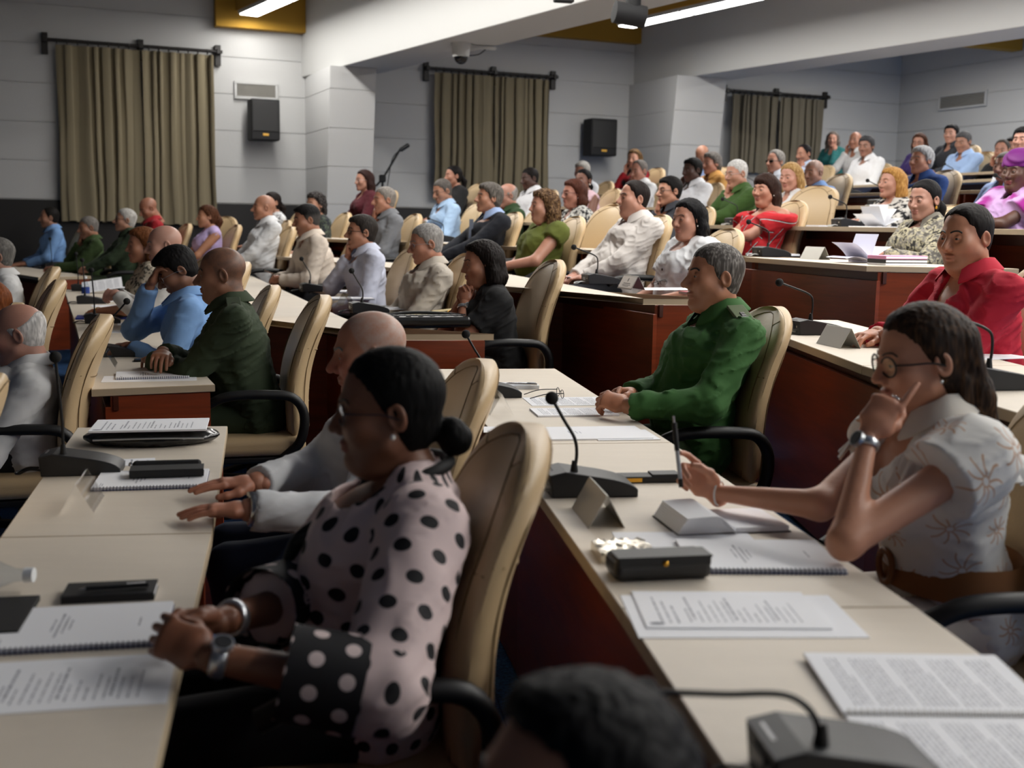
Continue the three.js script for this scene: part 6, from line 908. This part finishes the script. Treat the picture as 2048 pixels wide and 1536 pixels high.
micUnit(40, 522, 'A3', 28, 'lean', 'black desk microphone before the pale blue shirt'); micUnit(112, 538, 'A3', 28, 'straight', 'black desk microphone before the uniformed man holding his eye');
// ---- row B near
sheet(1012, 860, 'B', 10, 'printed name card at the front edge of the green uniform desk', { page: 'card', w: 0.105, l: 0.145, rot: -8 });
{ const m = sheet(1160, 868, 'B', 10, 'white folder with a faint printed cover before the green uniform', { page: 'faint', w: 0.215, l: 0.42, th: 0.005 }); sheet(1245, 871, 'B', 10, 'loose white sheet sticking out of the folder', { page: 'blank', w: 0.17, l: 0.2, up: 0.001 }); }
sheet(1130, 803, 'B', 10, 'report page lying open under the black eyeglasses', { page: 'dense', w: 0.2, l: 0.29 }); sheet(1148, 826, 'B', 10, 'stapled report pages before the bright green uniform', { page: 'dense', w: 0.16, l: 0.29, th: 0.006 });
eyeglasses(1120, 795, 'B', 10, 'black eyeglasses lying open on the report pages', 2, 0.003);
notebook(1035, 775, 'B', 10, 'small white notepad with a pen before the green uniform', { w: 0.1, l: 0.16, color: 0xe6e8ec }); pen(1046, 770, 'B', 10, 'silver and black pen on the white notepad', -20, M.chrome, 0.016);
{ const s = spot(1305, 962, 'B', 8), g = thing('glasses_case', 'flat black case with gold print before the raised pen', 'case', s.p, s.turn); part('case', box(0.055, 0.018, 0.19, 0, 0.009, 0, 0.004), M.black, g); part('flap', box(0.05, 0.006, 0.075, 0, 0.02, -0.03, 0.002), M.darkGrey, g); part('gold_print', box(0.001, 0.01, 0.05, 0.0278, 0.009, 0.06, 0), M.gold, g); }
{ // open notebook with curling pages
  const s = spot(1440, 1048, 'B', 6), g = thing('open_notebook', 'thick notebook lying open with curling blank pages', 'notebook', s.p, s.turn + 0.1);
  part('cover', box(0.172, 0.002, 0.262, 0, 0.001, 0.0, 0), M.blackSoft, g);
  part('page_block', box(0.166, 0.011, 0.126, 0, 0.0075, -0.065, 0.001), M.paper, g);
  const two = std(0xf4f5f8, 0.85, { side: THREE.DoubleSide });
  for (let k = 0; k < 8; k++) { const pos = [], idx = [], n = 12; for (let i = 0; i <= n; i++) { const u = i / n, y = 0.003 + 0.0055 * k * Math.sin(Math.min(1, u * 2.2) * 1.57) * (1 - 0.12 * u) ; for (const [x, dy] of [[-0.083, 0.0045], [0.083, 0.0045], [0.083, 0], [-0.083, 0]]) pos.push(x + 0.002 * k, y + dy * Math.min(1, u * 3), u * (0.128 - k * 0.002)); } for (let i = 0; i < n; i++) for (let j = 0; j < 4; j++) { const a = i * 4 + j, b2 = i * 4 + (j + 1) % 4; idx.push(a, b2, a + 4, b2, b2 + 4, a + 4); } const e = n * 4; idx.push(e, e + 1, e + 2, e, e + 2, e + 3); let q = new THREE.BufferGeometry(); q.setAttribute('position', new THREE.Float32BufferAttribute(pos, 3)); q.setIndex(idx); q = q.toNonIndexed(); q.computeVertexNormals(); part('page', q, two, g); } }
{ const s = spot(1245, 1112, 'B', 8), g = thing('foil_packet', 'crinkled silver foil sweet packet at the front edge of the desk', 'packet', s.p, s.turn); const b = new THREE.BoxGeometry(0.1, 0.02, 0.11, 16, 2, 16), p = b.attributes.position; for (let i = 0; i < p.count; i++) { const x = p.getX(i), y = p.getY(i), z = p.getZ(i); p.setY(i, y + 0.011 + (y > 0 ? 0.007 * noise(x * 90, 3, z * 90) : 0)); p.setX(i, x + 0.002 * noise(z * 120, y * 50, 7)); } b.computeVertexNormals(); part('foil', b, std(0xe9e2d2, 0.22, { metalness: 0.85 }), g); }
{ const s = spot(1315, 1150, 'B', 8), g = thing('black_clutch', 'black leather case with a gold snap on the spiral report', 'case', s.p, s.turn + 0.05); part('case_body', box(0.085, 0.046, 0.19, 0, 0.023, 0, 0.014), new THREE.MeshPhysicalMaterial({ color: 0x0b0b0d, roughness: 0.35, clearcoat: 0.2 }), g); part('flap', box(0.06, 0.004, 0.186, 0.016, 0.0475, 0, 0.0018), M.black, g); part('flap_front', box(0.004, 0.018, 0.18, 0.0435, 0.04, 0, 0.0018), M.black, g); part('snap', new THREE.SphereGeometry(0.006, 12, 8).translate(0.047, 0.036, 0), M.gold, g); }
spiralReport(1515, 1116, 'B', 8, 'spiral bound report before the woman in the embroidered dress', { rot: -6 });
sheet(1380, 1092, 'B', 8, 'white sheet under the spiral report and black case', { page: 'blank', rot: -4 });
sheet(1478, 1232, 'B', 7, 'large white sheet under the agenda list on the right desk', { page: 'blank', w: 0.215, l: 0.38, rot: -4 }); sheet(1455, 1222, 'B', 7, 'agenda list sheet on the right desk', { page: 'list', w: 0.19, l: 0.31, rot: -5, up: 0.002, th: 0.002 });
{ const s = spot(1905, 1440, 'B', 4), g = thing('open_spiral_report', 'open spiral report with dense text at the lower right corner', 'report', s.p, s.turn - 0.06); for (const q of [1, -1]) { const m = part('page_stack', new THREE.BoxGeometry(0.21, 0.006, 0.297).translate(q * 0.11, 0.004, 0), sheetMats('dense'), g); m.rotation.z = q * 0.02; } const r = []; for (let k = 0; k < 34; k++) r.push(new THREE.TorusGeometry(0.006, 0.001, 5, 10).translate(0, 0.007, -0.142 + k * 0.0086)); part('spiral', join(r), M.plate, g); }
// pen held by the woman in the embroidered dress
{ const a = at(1347, 832, 2.60), b = at(1362, 972, 2.58), g = thing('pen', 'black and clear ballpoint pen held upright by the woman in the embroidered dress', 'pen', a.toArray()); const e = b.sub(a); part('barrel', tube([V(0, 0, 0).addScaledVector(e, 0.12), e], 0.0048, 6, 10), std(0xaab0b8, 0.2), g); part('grip', tube([V(0, 0, 0).addScaledVector(e, 0.1), V(0, 0, 0).addScaledVector(e, 0.5)], 0.0058, 6, 10), M.black, g); part('tip', tube([V(0, 0, 0), V(0, 0, 0).addScaledVector(e, 0.11)], 0.003, 3, 8), M.chrome, g); part('end_cap', tube([V(0, 0, 0).addScaledVector(e, 0.9), e.clone().multiplyScalar(1.02)], 0.0055, 3, 10), M.black, g); }
// ---- row B far block
{ const s = spot(850, 655, 'B2', 16), g = thing('handbag', 'woven black leather handbag lying on the desk', 'bag', s.p, s.turn); part('bag_body', box(0.12, 0.06, 0.46, 0, 0.03, 0, 0.022), new THREE.MeshPhysicalMaterial({ color: 0x0c0c0d, roughness: 0.35, clearcoat: 0.3 }), g); const wv = box(0.016, 0.004, 0.026, 0, 0, 0, 0.0015); for (let k = 0; k < 13; k++) for (let j = 0; j < 3; j++) { const m = part('woven_strap', wv, M.darkGrey, g); m.position.set(0.02 - j * 0.026 + (k % 2) * 0.008, 0.0615, -0.18 + k * 0.03); } part('strap', tube([[-0.05, 0.055, -0.22], [-0.075, 0.068, -0.05], [-0.075, 0.068, 0.1], [-0.05, 0.055, 0.22]], 0.008), M.black, g); }
{ const s = spot(852, 628, 'B2', 16), g = thing('envelope', 'cream paper envelope before the woman in black', 'envelope', s.p, s.turn); part('envelope_body', box(0.16, 0.006, 0.26, 0, 0.003, 0, 0.001), std(0xd8c9a0, 0.8), g); part('flap', box(0.1, 0.004, 0.12, 0.02, 0.012, -0.1, 0.001).rotateX(0.1), std(0xcdbd92, 0.8), g); }
spiralReport(700, 598, 'B2', 22, 'spiral bound report before the beige shirt', { rot: -4 }); sheet(775, 617, 'B2', 20, 'white sheet between the woman in black and the beige shirt', { page: 'blank', l: 0.34 }); sheet(690, 585, 'B2', 22, 'open booklet before the man in lavender', { page: 'dense', th: 0.012 }); sheet(650, 572, 'B2', 22, 'pale blue printed sheet before the man in lavender', { page: 'faint' }); sheet(620, 566, 'B2', 22, 'white papers behind the small laptop', { page: 'dense' }); sheet(560, 547, 'B2', 24, 'white papers before the man in cream', { page: 'blank' });
{ const s = spot(590, 560, 'B2', 24), g = thing('tablet', 'black tablet propped up before the man in cream', 'tablet', s.p, s.turn); part('tablet_body', box(0.2, 0.14, 0.008, 0, 0.07, 0, 0.003).rotateX(-0.35), M.black, g); part('stand_cover', box(0.2, 0.004, 0.12, 0, 0.002, -0.05, 0.001), M.blackSoft, g); }
// ---- rows C, D, E
sheet(1330, 578, 'C', 20, 'white papers before the woman in lace', { page: 'blank', l: 0.34 }); eyeglasses(1318, 571, 'C', 20, 'thin eyeglasses on the papers before the woman in lace', -80, 0.002); notebook(1400, 588, 'C', 18, 'pink edged notebook by the woman in lace', { color: 0xa8565e, w: 0.1, l: 0.2, th: 0.012 }); sheet(1170, 553, 'C', 18, 'white sheet before the man with the full belly', { page: 'blank' });
{ const s = spot(1020, 537, 'C', 22), g = thing('black_bag', 'soft black bag beside the woman in the olive dress', 'bag', s.p, s.turn); part('bag_body', nets((x, y, z) => ell(x, y, z, 0, 0.035, 0, 0.1, 0.045, 0.16) + 0.006 * noise(x * 22, y * 22, z * 22), [-0.13, -0.03, -0.2], [0.13, 0.1, 0.2], 0.01), M.blackSoft, g); }
eyeglasses(1052, 528, 'C', 22, 'eyeglasses beside the woman in the olive dress', 0, 0.02); sheet(1062, 536, 'C', 22, 'white and yellow note pads beside the black bag', { page: 'blank', th: 0.02, l: 0.2, w: 0.12 });
sheet(1960, 712, 'C1', 12, 'white sheet of paper right of the embroidered woman hair', { page: 'blank', l: 0.3, rot: 10 });
function bookStack(x, z, row, t) {
  const th = face(t), p = [x, TY[row], z];
  const g = thing('open_book', 'thick book standing half open with fanned pages before the snakeskin jacket', 'book', p, th); const two = std(0xe4e4f4, 0.85, { side: THREE.DoubleSide });
  const leaf = (lean, bow, w = 0.15) => { const pos = [], idx = [], n = 8; for (let i = 0; i <= n; i++) { const u = i / n, a = lean + bow * u; for (const q of [0, 1]) pos.push(-0.1 + q * 0.2, 0.012 + Math.sin(a) * u * w, Math.cos(a) * u * w); } for (let i = 0; i < n; i++) { const b = i * 2; idx.push(b, b + 1, b + 2, b + 1, b + 3, b + 2); } const q = new THREE.BufferGeometry(); q.setAttribute('position', new THREE.Float32BufferAttribute(pos, 3)); q.setIndex(idx); q.computeVertexNormals(); return q; };
  part('page_block', box(0.2, 0.024, 0.15, 0, 0.014, -0.075, 0.002), std(0xd9d9ef, 0.85), g); for (const [a, b] of [[0.5, -0.4], [1.0, -0.3], [1.75, 0.1], [2.4, 0.2]]) part('page', leaf(a, b), two, g);
}
bookStack(1.88, -6.3, 'D', 20);
{ const st = [[0xd892b8, 0.018, 'pink folder on top of the pile before the snakeskin jacket'], [0x17171a, 0.02, 'black organiser in the pile before the snakeskin jacket'], [0xe6e6ea, 0.012, 'white booklet at the bottom of the pile before the snakeskin jacket']]; let y = 0; for (const [c, h, l] of st.reverse()) { const g = thing('booklet', l, 'booklet', [1.98, TY.D + y, -5.98], face(20)); part('cover', box(0.15, h, 0.26, 0, h / 2, 0, 0.003), std(c, 0.5), g); part('page_edge', box(0.152, h * 0.5, 0.255, 0, h / 2, 0, 0), M.paper, g); y += h; } }
{ const g = thing('open_book', 'open book with fanned white pages before the blonde woman in black and white', 'book', [2.55, TY.E, -8.2], face(22)); const two = std(0xe9eaee, 0.85, { side: THREE.DoubleSide }); for (let k = 0; k < 5; k++) { const q = new THREE.PlaneGeometry(0.2, 0.15, 1, 4).translate(0, 0.075, 0).rotateX(-1.2 + k * 0.55).translate(0, 0.012, 0); part('page', q, two, g); } part('cover', box(0.22, 0.008, 0.3, 0, 0.004, 0, 0.001), M.paper, g); }
for (const [x, z, row, l] of [[1.55, -7.6, 'D', 'white paper before the woman in red stripes'], [0.2, -10.1, 'D', 'pink and white note pads before the bald man in green'], [-0.95, -11.25, 'D', 'white sheets before the light blue shirt'], [2.25, -8.95, 'E', 'white sheets before the golden blonde woman'], [4.55, -14.1, 'H', 'blue folder before the woman in teal'], [3.0, -13.0, 'G', 'white paper before the grey-haired man in white']]) { const m = sheet(1024, 900, 'A', 22, l, { page: 'blank', l: 0.28, th: 0.012 }); m.position.set(x + 0.16, TY[row], z - 0.06); }
{ const b = bottle(1024, 900, 'A', 0, 'water bottle with blue label before the light blue shirt'); b.position.set(-0.86, TY.D, -11.26); }
{ const g = thing('red_cup', 'red cup on the desk beside the leaf-print blouse', 'cup', [-2.75, TY.C, -12.25], 0); part('cup_body', cyl(0.04, 0.032, 0.07, 0, 0.035, 0, 20), std(0xa01a22, 0.4), g); part('rim', new THREE.TorusGeometry(0.04, 0.003, 6, 24).rotateX(Math.PI / 2).translate(0, 0.07, 0), std(0xa01a22, 0.4), g); }
renderer.render(scene, camera);
